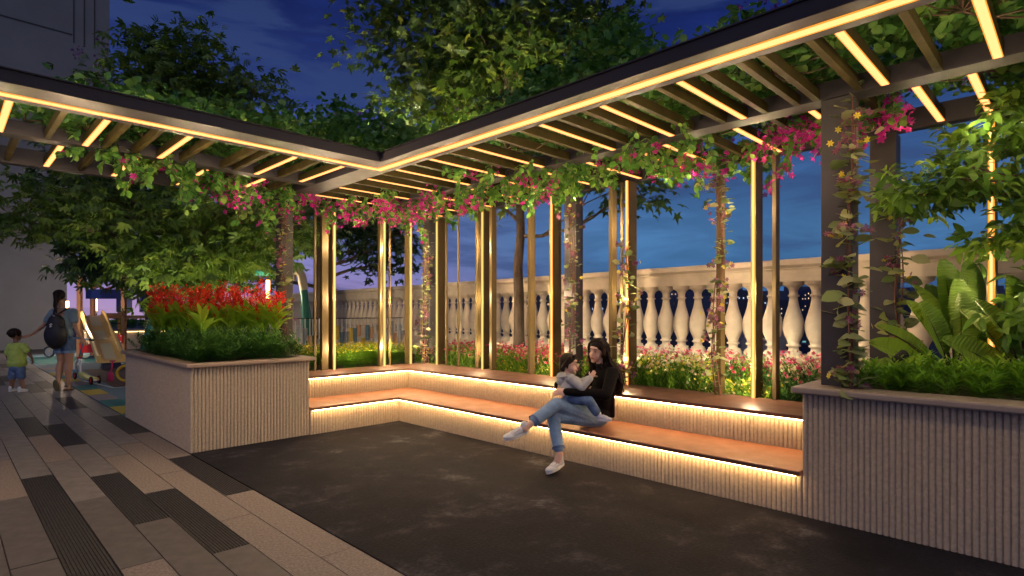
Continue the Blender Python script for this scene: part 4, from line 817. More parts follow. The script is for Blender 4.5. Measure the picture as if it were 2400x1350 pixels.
# --- woman seated on the bench, holding a small child on her lap
w = empty('person', (4.698, 3.533, 0), R(-45), label='woman in black top and blue jeans sitting cross-legged on the bench, hugging a child', cat='person')
hc = V3(.045, .02, 1.10); rot = head_frame((-.66, -.74, -.14), R(10)); hipN, hipF = V3(-.01, -.03, .43), V3(.02, .14, .43)
kn1, an1 = V3(-.43, -.30, .50), V3(-.378, -.44, .165); kn2, an2 = V3(-.40, -.34, .615), V3(-.665, -.52, .455)
shN, shF = V3(.185, -.07, .885), V3(.07, .20, .885); elN = V3(.09, -.27, .695); wrN = V3(-.30, -.33, .735); elF = V3(-.14, .15, .66); wrF = V3(-.36, .00, .76)
mb = MB(); T_ = head(mb, hc, rot); mb.cap(hc+V3(.02, .02, -.06), V3(.11, .05, .90), .045, .05); mb.cap(V3(.12, .05, .80), V3(.04, .05, .45), .095, .11)
mb.cap(shN, shF, .05, .05)
for a, b_, c_ in ((shN, elN, wrN), (shF, elF, wrF)): mb.cap(a, b_, .042, .034); mb.cap(b_, c_, .034, .023)
hand(mb, wrN, (-1, .25, -.05), (-.1, -.9, .5), .95, .55); hand(mb, wrF, (.4, -.9, -.1), (-.9, -.3, .2), .95, .5, -1)
for a, b_, c_ in ((hipN, kn1, an1), (hipF, kn2, an2)): mb.cap(a, b_, .075, .05); mb.cap(b_, c_, .048, .032)
mb.cap(an1, V3(-.40, -.455, .10), .033, .034); mb.cap(an2, V3(-.71, -.545, .425), .033, .034)
remesh('body', mb, M['skin'], w, .006, 2, .6); face_parts(T_, rot, 1., w)
mb = MB(); mb.ell((.02, .05, .43), (.15, .165, .115), 10); mb.cap(hipN, kn1, .098, .064); mb.cap(kn1, an1+V3(-.008, .02, .06), .063, .056); mb.cap(hipF, kn2, .10, .067); mb.cap(kn2, an2+V3(.055, .04, .035), .066, .058); mb.cap(hipN, kn2, .098, .06)
jn = remesh('jeans', mb, M['denim'], w, .008, 5, .6)
for c, ax in ((an1+V3(-.008, .02, .055), kn1-an1), (an2+V3(.05, .036, .032), kn2-an2)):
    ax = ax.normalized(); MB().tube([c-ax*.012, c+ax*.012], .0615, 20, cap=False).build('hem', M['denim_dark'], jn)
MB().tube([kn1.lerp(an1, t)+V3(-.02-.044, -.046, 0)*(.98-.15*t) for t in (.12, .4, .7, .8)], .0022, 4).build('seam', mat('pale_seam', (.45, .55, .68), .8), jn)
mb = MB(); mb.ell((.095, .055, .62), (.125, .155, .20), 12); mb.ell((.115, .06, .80), (.120, .165, .135), 12); mb.ell((.05, .06, .47), (.165, .175, .10), 12); mb.cap(shN+V3(0, .015, -.01), shF, .068, .062); mb.cap(V3(.10, .05, .88), V3(.085, .04, .945), .07, .052)
for a, b_, c_, in ((shN, elN, wrN), (shF, elF, wrF)): mb.cap(a, b_, .066, .056); mb.cap(b_, c_-(c_-b_).normalized()*.0, .056, .037)
for k in range(7): mb.cap(V3(.19+.01*rng.random(), -.04+.03*k, .80), V3(.16+.05*rng.random(), -.05+.035*k, .45), .014, .02)
remesh('sweater', mb, M['black_cloth'], w, .008, 4, .6)
# hair: skull cap plus long locks down the back and one side in front of the shoulder
mb = MB(); mb.ell(T_((0, .022, .048)), (.084, .098, .088), 10, rot=rot); mb.cap(T_((0, .05, .03)), T_((.0, .075, -.12)), .078, .075)
for sx in (-1, 1): mb.cap(T_((sx*.045, -.020, .105)), T_((sx*.078, .02, -.03)), .026, .024); mb.cap(T_((sx*.078, .02, -.03)), T_((sx*.075, .06, -.12)), .028, .03)
hb = remesh('hair', mb, M['hair'], w, .007, 4)
rts = []
for i in range(90):
    a = rng.uniform(-.9, 3.9); rt = T_((.076*math.cos(a), .035+.065*math.sin(a) if math.sin(a) > 0 else .03, rng.uniform(-.06, .06))); rts.append((rt, (rng.normal(0, .040), rng.normal(0, .060), 0)))
mb = strands_hair('', rts, [((.145, .075, .98), .8), ((.205, .06, .88), 1), ((.235, .04, .77), 1), ((.225, .03, .66), .85)], M['hair'], w, .011, .02)
mb.build('hair_lock', M['hair'], w)
mb = MB()
for i in range(150):
    sx = 1 if i % 2 else -1; y0_ = -.055+.13*rng.random(); k_ = rng.uniform(.9, 1.06); pts = [(sx*.006, y0_, .128-.9*abs(y0_)**2*4), (sx*.045*k_, y0_+.004, .122-.6*y0_**2*8), (sx*.078*k_, y0_+.012, .072), (sx*.088*k_, y0_+.02, .015), (sx*.088*k_, y0_+.035, -.05), (sx*.080*k_, y0_+.06, -.12), (sx*.07*k_, .07+y0_*.5, -.19)]
    pts = [T_(p_)+Vector(rng.normal(0, .0022, 3)) for p_ in pts]; mb.tube(pts, [.0035, .0045, .005, .005, .005, .005, .003], 5)
mb.build('hair_lock', M['hair'], w)
rts = [(T_((rng.uniform(-.082, -.06), rng.uniform(-.03, .03), rng.uniform(-.02, .06))), (rng.normal(0, .016), rng.normal(0, .018), 0)) for i in range(26)]
strands_hair('', rts, [(T_((-.075, .0, -.08)), .8), ((.02, .135, .90), 1), ((-.02, .13, .80), 1), ((-.05, .11, .745), .6)], M['hair'], w, .009).build('hair_lock', M['hair'], w)
shoe(w, (-.335, -.385, .055), (-.50, -.555, .012), (-.35, -.25, 1), 1.0); shoe(w, (-.675, -.50, .385), (-.895, -.62, .335), (-.25, -.35, 1), 1.0)
# --- the child
ch = empty('person', (4.698, 3.533, 0), R(-45), label='small dark-haired child in a pale grey hoodie held on the seated woman\'s lap', cat='person')
cc_ = V3(-.262, -.20, .985); crot = head_frame((.93, -.33, -.08), R(-4)); cs = .86
mb = MB(); CT = head(mb, cc_, crot, cs, True); mb.cap(cc_+V3(-.01, .0, -.05), V3(-.275, -.19, .86), .034, .04); mb.cap(V3(-.275, -.19, .84), V3(-.25, -.20, .68), .07, .075)
csN, csF, ceN, cwN = V3(-.255, -.265, .85), V3(-.27, -.12, .85), V3(-.155, -.315, .775), V3(-.065, -.295, .865); ceF, cwF = V3(-.14, -.10, .79), V3(-.05, -.13, .84)
chN, chF, ckN, caN = V3(-.25, -.25, .665), V3(-.25, -.14, .665), V3(-.085, -.33, .645), V3(-.005, -.335, .525); ckF, caF = V3(-.10, -.02, .62), V3(-.02, .0, .52)
for a, b_, c_ in ((csN, ceN, cwN), (csF, ceF, cwF)): mb.cap(a, b_, .030, .026); mb.cap(b_, c_, .026, .02)
hand(mb, cwN, (.55, .2, .8), (-.2, -1, .1), .58, .7); hand(mb, cwF, (.8, .2, .4), (0, .5, 1), .55, .6)
for a, b_, c_ in ((chN, ckN, caN), (chF, ckF, caF)): mb.cap(a, b_, .045, .036); mb.cap(b_, c_, .034, .028)
remesh('body', mb, M['skin'], ch, .005, 2, .6); face_parts(CT, crot, cs, ch)
mb = MB(); mb.ell((-.27, -.195, .755), (.085, .095, .115), 10); mb.cap(csN, csF, .052, .05); mb.ell((-.325, -.18, .865), (.060, .078, .045), 10); mb.ell((-.345, -.19, .83), (.045, .06, .055), 10)
for a, b_, c_ in ((csN, ceN, cwN), (csF, ceF, cwF)): mb.cap(a, b_, .048, .042); mb.cap(b_, c_+(c_-b_).normalized()*-.012, .042, .034)
remesh('hoodie', mb, M['grey_cloth'], ch, .006, 3, .6); MB().tube([csN+V3(-.03, -.035, .03), V3(-.35, -.245, .865), V3(-.385, -.20, .86), V3(-.36, -.13, .875)], .008, 6).build('hood_edge', M['grey_cloth'], ch)
mb = MB(); mb.ell((-.25, -.195, .67), (.09, .10, .07), 10); mb.cap(chN, ckN, .062, .05); mb.cap(ckN, caN+V3(-.012, 0, .018), .050, .044); mb.cap(chF, ckF, .06, .05); mb.cap(ckF, caF, .048, .04)
remesh('jeans', mb, M['denim_dark'], ch, .006, 3, .6)
mb = MB(); mb.ell(CT((0, .022, .045)), (.082*cs, .098*cs, .086*cs), 10, rot=crot)
for sx in (-1, 1): mb.cap(CT((sx*.060, -.015, .085)), CT((sx*.078, .045, -.02)), .026*cs, .026*cs); mb.cap(CT((sx*.070, .0, .03)), CT((sx*.076, .0, -.03)), .014*cs, .010*cs)
mb.cap(CT((-.03, -.055, .105)), CT((.03, -.055, .105)), .022*cs, .022*cs); mb.cap(CT((0, .06, .0)), CT((0, .07, -.05)), .06*cs, .045*cs)
remesh('hair', mb, M['hair'], ch, .005, 2)
shoe(ch, (-.015, -.335, .468), (.120, -.385, .462), (0, 0, 1), .72)

# --- woman walking away with a backpack and a scooter
D_ = 10.94; lat = (150-1200)/1342*D_
wk = empty('person', ((D_+lat)/S2, (D_-lat)/S2, 0), R(-45), label='woman with black backpack walking away and reaching a hand to the boy', cat='person')
q = lambda x, z, y_=0.: V3((x-150)/122.7, y_, 1.5-(z-731)/122.7)
hc = q(141, 697); rot = head_frame((-.25, .95, -.05)); mb = MB(); T_ = head(mb, hc, rot, 1.12); sL, sR = q(126, 733), q(171, 732); eL, hL = q(106, 764, -.05), q(83, 785, -.10); eR, hR = q(179, 767, -.03), q(188, 794, .02)
mb.cap(hc+V3(.01, 0, -.08), q(147, 728), .05, .055); mb.cap(q(148, 738), q(149, 790), .13, .13); mb.cap(sL, sR, .05, .05)
for a, b_, c_ in ((sL, eL, hL), (sR, eR, hR)): mb.cap(a, b_, .048, .036); mb.cap(b_, c_, .036, .025)
hand(mb, hL, (-1, -.1, -.15), (.1, -.6, .8), 1.15, .15); hand(mb, hR, (.55, .1, -.7), (.4, -.8, .3), 1.1, .9, -1)
hpL, hpR = q(141, 800), q(161, 800); kL, aL = q(139, 848, .05), q(147, 893, -.10); kR, aR = q(161, 850, .02), q(158, 898, .02)
for a, b_, c_ in ((hpL, kL, aL), (hpR, kR, aR)): mb.cap(a, b_, .095, .062); mb.cap(b_, b_.lerp(c_, .35)+V3(0, -.02, 0), .062, .066); mb.cap(b_.lerp(c_, .35)+V3(0, -.02, 0), c_, .066, .036)
mb.cap(aL, q(146, 908, -.10), .036, .04); mb.cap(q(157, 904, .05), q(162, 912, -.02), .036, .034)
remesh('body', mb, M['skin_tan'], wk, .009, 3, .7)
M['tee'] = mat('blue_grey_tee', (.20, .29, .36), .85, noise_scale=10, noise_amt=.12, bump=.4, bump_scale=30)
mb = MB(); mb.ell(q(149, 752), (.185, .125, .26), 12); mb.ell(q(149, 782), (.17, .12, .16), 12); mb.cap(sL, sR, .078, .078); mb.cap(sL, sL.lerp(eL, .55), .082, .072); mb.cap(sR, sR.lerp(eR, .55), .082, .072); remesh('shirt', mb, M['tee'], wk, .01, 3, .7)
mb = MB(); mb.ell(q(151, 800), (.19, .145, .13), 12); mb.cap(hpL, hpL.lerp(kL, .38), .118, .102); mb.cap(hpR, hpR.lerp(kR, .38), .118, .102); sh = remesh('shorts', mb, M['denim_dark'], wk, .01, 3, .7)
for a, b_ in ((hpL, kL), (hpR, kR)): c = a.lerp(b_, .42); MB().tube([c, c+(b_-a).normalized()*.045], .108, 20, cap=False).build('turned_hem', M['denim'], sh)
mb = MB(); mb.ell(T_((0, .03, .04)), (.096, .108, .105), 10, rot=rot); mb.cap(T_((0, .07, .05)), T_((0, .10, -.02)), .085, .06); mb.cap(T_((0, .12, -.03)), q(143, 718, -.14), .045, .035); mb.cap(q(143, 716, -.14), q(148, 734, -.16), .035, .012); remesh('hair', mb, M['hair'], wk, .009, 3)
M['pack'] = mat('black_nylon', (.015, .014, .018), .5, bump=.6, bump_scale=20)
mb = MB(); mb.ell(q(149, 785, -.19), (.20, .13, .26), 12); mb.ell(q(148, 760, -.17), (.155, .10, .20), 12); mb.ell(q(148, 745, -.16), (.07, .06, .06), 10)
for k in range(9): a = R(-60+15*k); mb.cap(q(148, 748, -.20), q(148, 748, -.22)+V3(.15*math.sin(a), -.02, -.20*math.cos(a)), .01, .02)
bk = remesh('backpack', mb, M['pack'], wk, .009, 2, .7)
for sx, p0_ in ((-1, (137, 727)), (1, (160, 727))): MB().tube([q(148, 744, -.19), q((148+p0_[0])/2, 735, -.17), q(*p0_, -.10), q(p0_[0]+sx*2, 722, 0)], .016, 6).build('strap', M['pack'], bk)
MB().tube([q(145, 742, -.22), q(148, 739, -.24), q(152, 742, -.22), q(148, 746, -.23)], .006, 5).build('drawstring', M['sole'], bk)
for k in range(2): MB().bar(q(146.5, 761+4.6*k, -.293), q(149.5, 758.5+4.6*k, -.293), .03, .022).build('white_emblem', M['sole'], bk)
M['sandal'] = mat('olive_sandal', (.11, .10, .05), .8)
mb = MB(); mb.ell(q(145.5, 902, -.14), (.055, .026, .125), 10, rot=Matrix.Rotation(R(12), 3, 'X')); remesh('sandal', mb, M['sandal'], wk, .007, 1)
mb = MB(); mb.ell(q(161, 914, .0)+V3(0, 0, .012), (.055, .13, .022), 10); s2_ = remesh('sandal', mb, mat('brown_sandal', (.14, .08, .045), .8), wk, .007, 1); MB().tube([q(157, 905, -.04), q(160, 903, -.09), q(165, 905, -.04)], .012, 6).build('ankle_strap', M['sandal'], s2_)

# --- boy
D_ = 10.76; lat = (40-1200)/1342*D_
by = empty('person', ((D_+lat)/S2, (D_-lat)/S2, 0), R(-45), label='little boy in lime T-shirt and denim shorts walking away at the far left', cat='person')
q = lambda x, z, y_=0.: V3((x-40)/124.7, y_, 1.5-(z-731)/124.7)
hc = q(36, 786); rot = head_frame((.45, .88, -.05)); mb = MB(); T_ = head(mb, hc, rot, 1.0, True); sL, sR = q(25, 811), q(55, 811); eL, hL = q(17, 832, .0), q(18, 850, .03); eR, hR = q(67, 828), q(72, 840, .03)
mb.cap(hc+V3(0, 0, -.07), q(39, 810), .036, .042); mb.cap(q(40, 815), q(40, 850), .10, .10); mb.cap(sL, sR, .04, .04)
for a, b_, c_ in ((sL, eL, hL), (sR, eR, hR)): mb.cap(a, b_, .035, .03); mb.cap(b_, c_, .03, .023)
hand(mb, hL, (.1, .1, -1), (-1, 0, 0), .75, .5); hand(mb, hR, (.15, .1, -1), (1, 0, 0), .75, .5, -1)
hpL, hpR = q(33, 862), q(48, 862); kL, aL = q(29, 886), q(25, 910, .02); kR, aR = q(50, 886), q(56, 908, -.02)
for a, b_, c_ in ((hpL, kL, aL), (hpR, kR, aR)): mb.cap(a, b_, .062, .048); mb.cap(b_, c_, .046, .030)
remesh('body', mb, M['skin_brown'], by, .008, 3, .7)
M['lime'] = mat('lime_cotton', (.42, .56, .12), .85, noise_scale=9, noise_amt=.12, bump=.5, bump_scale=22)
mb = MB(); mb.ell(q(40, 833), (.155, .125, .245), 12); mb.cap(q(38, 817), q(42, 817), .118, .118); mb.cap(q(34, 850), q(46, 850), .118, .118); mb.cap(sL, sR, .058, .058); mb.cap(sL, sL.lerp(eL, .75), .062, .064); mb.cap(sR, sR.lerp(eR, .6), .062, .064); remesh('shirt', mb, M['lime'], by, .008, 3, .7)
mb = MB(); mb.ell(q(40, 862), (.125, .105, .09), 12); mb.cap(hpL, kL+V3(0, 0, .03), .080, .070); mb.cap(hpR, kR+V3(0, 0, .03), .080, .070); remesh('shorts', mb, M['denim_dark'], by, .008, 3, .7)
mb = MB(); mb.ell(T_((0, .018, .042)), (.090, .108, .096), 10, rot=rot)
for k in range(26): d = unit(rng.normal(0, 1, (1, 3)))[0]; d[2] = abs(d[2])*.9-.15; d[1] = abs(d[1]); mb.ell(T_((d[0]*.080, .018+d[1]*.098, .042+d[2]*.088)), (.022, .022, .022), 6)
remesh('hair', mb, M['hair'], by, .007, 1)
shoe(by, q(25.5, 917, -.04)+V3(0, 0, -.0), q(22.5, 917, .15), (0, 0, 1), .85, lace=False); shoe(by, q(55, 917, -.12), q(59, 917, .06), (0, 0, 1), .85, lace=False)

# ------------------------------------------------------------------ scooter
def at(px, D, z=0.): lat = (px-1200)/1342*D; return Vector(((D+lat)/S2, (D-lat)/S2, z))
M['tyre'] = mat('black_tyre', (.012, .012, .013), .6); M['red_plastic'] = mat('red_plastic', (.62, .02, .015), .35); M['white_metal'] = mat('white_enamel', (.75, .76, .78), .3); M['sky_metal'] = mat('sky_blue_enamel', (.10, .42, .62), .3); M['lime_plastic'] = mat('lime_plastic', (.62, .66, .18), .4)
M['teal_print'] = mat('teal_deck_print', (.10, .26, .28), .5)
sc = empty('kick_scooter', at(176, 12.7), R(-45), label='three-wheeled white and lime scooter with red wheels and sky blue stem', cat='scooter')
o_ = at(176, 12.7); 
def loc(px, D, z): p = at(px, D, z)-o_; return Vector(((p.x-p.y)/S2, (p.x+p.y)/S2, p.z))
fw = loc(176, 12.7, .085); rA, rB = loc(213.5, 11.75, .09), loc(232.5, 11.95, .09); up_ = loc(185, 12.5, .50); hb_ = loc(197.5, 12.2, .92); dk0, dk1 = loc(189, 12.35, .17), loc(223, 11.85, .10)
def wheel(p, axis, r=.085, par=sc):
    a = Vector(axis).normalized(); wt = MB(); t_ = a.cross(V3(0, 0, 1)).normalized(); u_ = a.cross(t_); n = 22; vs = []
    for i in range(n):
        an = 2*math.pi*i/n; c = p+(t_*math.cos(an)+u_*math.sin(an))*(r-.016)
        for k in range(6): b2 = 2*math.pi*k/6; vs.append(c+((t_*math.cos(an)+u_*math.sin(an))*math.cos(b2)+a*math.sin(b2))*.018)
    wt.add(vs, [(i*6+k, i*6+(k+1) % 6, ((i+1) % n)*6+(k+1) % 6, ((i+1) % n)*6+k) for i in range(n) for k in range(6)], 0, True); W = wt.build('wheel', M['tyre'], par)
    rm = MB(); rm.tube([p-a*.016, p+a*.016], r*.26, 12)
    for i in range(6): an = 2*math.pi*i/6; d = t_*math.cos(an)+u_*math.sin(an); rm.bar(p, p+d*(r-.022), .020, .014)
    pts = [p+(t_*math.cos(2*math.pi*i/20)+u_*math.sin(2*math.pi*i/20))*(r-.030) for i in range(21)]; rm.tube(pts, .009, 5, cap=False); rm.build('rim', M['red_plastic'], W); return W
wd = (dk1-dk0).normalized(); ax_ = V3(-wd.y, wd.x, 0).normalized(); wheel(fw, ax_); wheel(rA, ax_); wheel(rB, ax_)
MB().tube([rA, rB], .018, 8).build('axle', M['white_metal'], sc)
MB().tube([up_, hb_], .016, 8).build('stem', M['sky_metal'], sc); MB().tube([up_+V3(0, 0, .03), up_-V3(0, 0, .03)], .04, 10).build('collar', M['red_plastic'], sc)
MB().tube([hb_-ax_*.02+V3(-.17, 0, .03), hb_, hb_+V3(.17, 0, -.02)], .014, 8).build('handlebar', M['sky_metal'], sc); MB().tube([hb_+V3(.10, 0, -.012), hb_+V3(.20, 0, -.024)], .022, 8).build('grip', M['tyre'], sc); MB().tube([hb_+V3(-.10, 0, .018), hb_+V3(-.22, 0, .038)], .022, 8).build('grip', M['tyre'], sc)
MB().tube([up_, up_.lerp(dk0, .5)+V3(.01, 0, .02), dk0+V3(0, 0, -.01)], [.024, .024, .022], 8).build('frame', M['white_metal'], sc); MB().tube([up_, up_.lerp(fw, .4)+V3(-.03, 0, .03), fw+ax_*.03], [.022, .022, .014], 8).build('fork', M['white_metal'], sc)
mb = MB(); mb.tube([fw+V3(-.07, 0, .09), fw+V3(0, 0, .115), fw+V3(.07, 0, .06)], .022, 6); mb.build('mudguard', M['sky_metal'], sc)
sd = V3(-wd.y, wd.x, 0).normalized(); pl_ = [dk0+sd*.05, dk0.lerp(dk1, .3)+sd*.085-V3(0, 0, .04), dk0.lerp(dk1, .8)+sd*.085-V3(0, 0, .02), dk1+sd*.06, dk1-sd*.06, dk0.lerp(dk1, .8)-sd*.085-V3(0, 0, .02), dk0.lerp(dk1, .3)-sd*.085-V3(0, 0, .04), dk0-sd*.05]
n = 8; MB().add([p for p in pl_]+[p+V3(0, 0, .03) for p in pl_], [tuple(range(n))[::-1], tuple(range(n, 2*n))]+[(i, (i+1) % n, n+(i+1) % n, n+i) for i in range(n)]).build('footboard', M['lime_plastic'], sc)
pp = [dk0.lerp(dk1, .28)+sd*.05, dk0.lerp(dk1, .78)+sd*.05, dk0.lerp(dk1, .78)-sd*.05, dk0.lerp(dk1, .28)-sd*.05]; zs_ = [-.04+.034, -.02+.034, -.02+.034, -.04+.034]
MB().add([p+V3(0, 0, z) for p, z in zip(pp, zs_)], [(0, 1, 2, 3)]).build('grip_mat', M['teal_print'], sc)

# ------------------------------------------------------------------ playground
M['orange_wood'] = mat('orange_timber', (.50, .25, .12), .6, noise_scale=6, noise_amt=.15, stretch=(6, 6, .5)); M['blue_board'] = mat('royal_blue_board', (.012, .035, .22), .45); M['slide'] = mat('yellow_slide', (.88, .58, .18), .35, noise_scale=3, noise_amt=.05); M['slide_bed'] = mat('pale_slide_bed', (.80, .70, .40), .3)
M['navy'] = mat('navy_tube', (.01, .015, .06), .4); M['yellow_post'] = mat('yellow_enamel', (.70, .48, .04), .4)
tw = empty('play_tower', at(235, 18.9), R(-45), label='orange timber play tower with blue boards and red panels behind the slide', cat='play tower')
def pt(mb, n, m): return mb.build(n, m, tw)
for x_, yy, h_ in ((-.68, 0, 3.3), (.78, 0, 3.3), (-.90, .9, 3.4), (.05, .9, 3.3), (1.6, .4, 3.2), (2.3, 1.2, 3.2)): pt(MB().box((x_-.06, yy-.06, 0), (x_+.06, yy+.06, h_)), 'post', M['orange_wood'])
pt(MB().box((-.6, .0, 1.28), (1.6, 1.0, 1.38)), 'platform', M['orange_wood']); pt(MB().box((.14, -.10, 1.36), (.80, -.065, 1.46)), 'beam', M['orange_wood'])
pt(MB().box((-1.08, .80, 1.95), (.02, .83, 2.28)), 'blue_board', M['blue_board']); pt(MB().box((.18, .5, 1.5), (.70, .53, 2.25)), 'blue_board', M['blue_board']); pt(MB().box((.9, .6, 1.5), (1.5, .63, 2.25)), 'blue_board', M['blue_board'])
mb = MB(); mb.tube([(-.9+.12*i, .79, 2.34+.06*math.sin(i*1.1)) for i in range(9)], .03, 6); pt(mb, 'wavy_trim', M['red_plastic'])
pt(MB().box((.42, -.10, .48), (.80, -.065, .76)), 'red_panel', M['red_plastic']); pt(MB().prism([(0, 0)]*0 or [(-.62, -.1), (-.02, -.1), (-.02, -.065), (-.62, -.065)], .16, .44), 'red_panel', M['red_plastic'])
for sx, sz in ((.47, .53), (.75, .53), (.47, .71), (.75, .71), (-.57, .22), (-.07, .22)): pt(MB().ell((sx, -.105, sz), (.022, .012, .022), 5), 'bolt', M['white_metal'])
for z in (.9, 1.12): pt(MB().tube([(-.62, .1, z), (.72, .1, z)], .02, 6), 'rail', M['navy'])
pt(MB().tube([(.45, .3, 0), (.45, .3, 1.3)], .04, 8), 'pole', M['yellow_post'])
sl = empty('slide', at(272, 15.3), 0, label='yellow wavy plastic slide with pale bed beside the walking woman', cat='slide')
top_, bot_ = at(216, 18.3, 1.42)-Vector(sl.location), at(262, 15.2, .22)-Vector(sl.location); dd = (bot_-top_); hd = Vector((dd.x, dd.y, 0)).normalized(); sd = Vector((-hd.y, hd.x, 0)); prof_ = []
for i in range(25):
    t = i/24; c = top_.lerp(bot_, t); z = c.z+.055*math.sin(t*math.pi*4-.6)*(1-.3*t); 
    if t > .86: z = max(z, .19)
    prof_.append(Vector((c.x, c.y, z)))
hw = .23
mb = MB(); vs = []
cs_ = [(-hw-.09, -.04), (-hw-.09, .13), (-hw-.05, .17), (-hw-.01, .15), (-hw, .03), (-hw+.06, 0), (hw-.06, 0), (hw, .03), (hw+.01, .15), (hw+.05, .17), (hw+.09, .13), (hw+.09, -.04)]
for c in prof_: vs += [c+sd*a_+V3(0, 0, b2) for a_, b2 in cs_]
k = len(cs_); mb.add(vs, [(i*k+j, i*k+(j+1) % k, (i+1)*k+(j+1) % k, (i+1)*k+j) for i in range(24) for j in range(k)]+[tuple(range(k))[::-1], tuple(range(24*k, 25*k))], 0, False); mb.build('chute', M['slide'], sl)
for a_, b2 in ((1, 7), (9, 15), (17, 23)):
    mb = MB(); vs = []
    for i in range(a_, b2+1): vs += [prof_[i]+sd*(-hw+.10)+V3(0, 0, .006), prof_[i]+sd*(hw-.10)+V3(0, 0, .006)]
    mb.add(vs, [(2*i, 2*i+1, 2*i+3, 2*i+2) for i in range(b2-a_)]); mb.build('slide_bed', M['slide_bed'], sl)
MB().prism([tuple((prof_[23]+sd*a_+hd*b2).xy) for a_, b2 in ((-.2, -.2), (.2, -.2), (.2, .2), (-.2, .2))], 0, .15).build('foot', M['navy'], sl)
# balance bike
bkk = empty('balance_bike', at(128, 18.8), R(-45), label='little grey-wheeled balance bike parked behind the walking woman', cat='bike')
M['tyre_grey'] = mat('grey_tyre', (.05, .055, .065), .7)
for x_ in (-.18, .36):
    p = V3(x_, 0, .19); mb = MB(); pts = [p+V3(.165*math.cos(a), 0, .165*math.sin(a)) for a in np.linspace(0, 2*math.pi, 25)]; mb.tube(pts, .028, 8, cap=False); W = mb.build('wheel', M['tyre_grey'], bkk); MB().tube([p-V3(0, .012, 0), p+V3(0, .012, 0)], .125, 20).build('rim', mat('pale_disc', (.35, .38, .42), .4) if 'pale_disc' not in bpy.data.materials else bpy.data.materials['pale_disc'], W)
MB().tube([(-.18, 0, .19), (-.08, 0, .46), (.02, 0, .38), (.36, 0, .19)], .02, 6).build('frame', M['yellow_post'], bkk); MB().tube([(-.10, -.16, .52), (-.10, .16, .52)], .014, 6).build('handlebar', M['tyre'], bkk); MB().ell((.16, 0, .42), (.09, .05, .03), 8).build('saddle', M['tyre'], bkk)
# small toys
M['pink_plastic'] = mat('pink_plastic', (.60, .03, .14), .4)
ty = empty('toy_spade', (2.62, 14.85, 0), R(-45), label='pink toy spade standing on the brown rubber by the planter', cat='toy'); MB().tube([(.03, 0, .44), (0, 0, .20)], .016, 6).build('handle', M['pink_plastic'], ty); MB().ell((-.01, 0, .10), (.07, .02, .12), 8).build('blade', M['pink_plastic'], ty); MB().tube([(-.03, 0, .44), (.09, 0, .44)], .016, 6).build('grip', M['pink_plastic'], ty)
ty = MB().tube([(0, .17*math.cos(a), .18+.16*math.sin(a)) for a in np.linspace(0, 2*math.pi, 21)], .032, 8, cap=False).build('toy_hoop', M['yellow_post'], loc=(2.80, 14.35, .02)); ty.rotation_euler = (0, 0, R(60)); tag(ty, 'yellow toy hoop half hidden behind the left planter', 'toy')
# swing frame
M['green_tube'] = mat('green_enamel', (.03, .19, .14), .35); M['cream_joint'] = mat('cream_plastic_joint', (.60, .50, .32), .5)
sw = empty('swing_frame', at(640, 13.0), R(-45), label='green tubular swing frame with cream corner joint beyond the left post', cat='swing')
MB().tube([(-2.6, .3, 2.46), (.50, 0, 2.40)], .085, 14).build('crossbar', M['green_tube'], sw); MB().tube([(.45, 0, 2.40), (.60, 0, 2.40), (.66, -.02, 2.30), (.72, -.05, 1.98)], [.11, .115, .10, .09], 14).build('corner_joint', M['cream_joint'], sw)
MB().tube([(.72, -.05, 1.98), (1.02, -.5, 0)], .085, 14).build('leg', M['green_tube'], sw); MB().tube([(.60, .1, 2.3), (.70, .9, 0)], .085, 14).build('leg', M['green_tube'], sw); MB().tube([(-2.6, .3, 2.46), (-2.8, -.5, 0)], .085, 14).build('leg', M['green_tube'], sw); MB().tube([(-2.6, .3, 2.46), (-2.7, 1.1, 0)], .085, 14).build('leg', M['green_tube'], sw)
MB().box((.36, -.1, 2.20), (.52, .02, 2.32)).build('bracket', M['cream_joint'], sw)
# chime fence with coloured tubes
cf = empty('chime_fence', (4.6, 11.5, 0), 0, label='play fence of hanging yellow, peach, grey and blue tubes along the hedge', cat='fence')
M['ch0'] = mat('chime_yellow', (.72, .55, .10), .45); M['ch1'] = mat('chime_peach', (.70, .42, .22), .45); M['ch2'] = mat('chime_grey', (.36, .38, .42), .45); M['ch3'] = mat('chime_blue', (.16, .28, .36), .45); M['ch4'] = mat('chime_pale', (.58, .62, .64), .45)
MB().tube([(0, 0, 1.36), (3.25, 0, 1.36)], .012, 6).build('top_rail', M['tyre'], cf); MB().box((0, -.03, .30), (3.25, .03, .36)).build('bottom_rail', M['orange_wood'], cf)
for k in range(31):
    x_ = .06+.105*k; MB().tube([(x_, 0, .36), (x_, 0, 1.36)], .012, 6).build('rod', M['white_metal'], cf); z_ = (.72, .86, .95, .80, 1.0)[k % 5]-.05*((k*7) % 3); h_ = (.34, .26, .30)[k % 3]
    MB().tube([(x_, 0, z_), (x_, 0, z_+h_)], .048, 12).build('chime_tube', M['ch%d' % ((k*3+k//4) % 5)], cf)
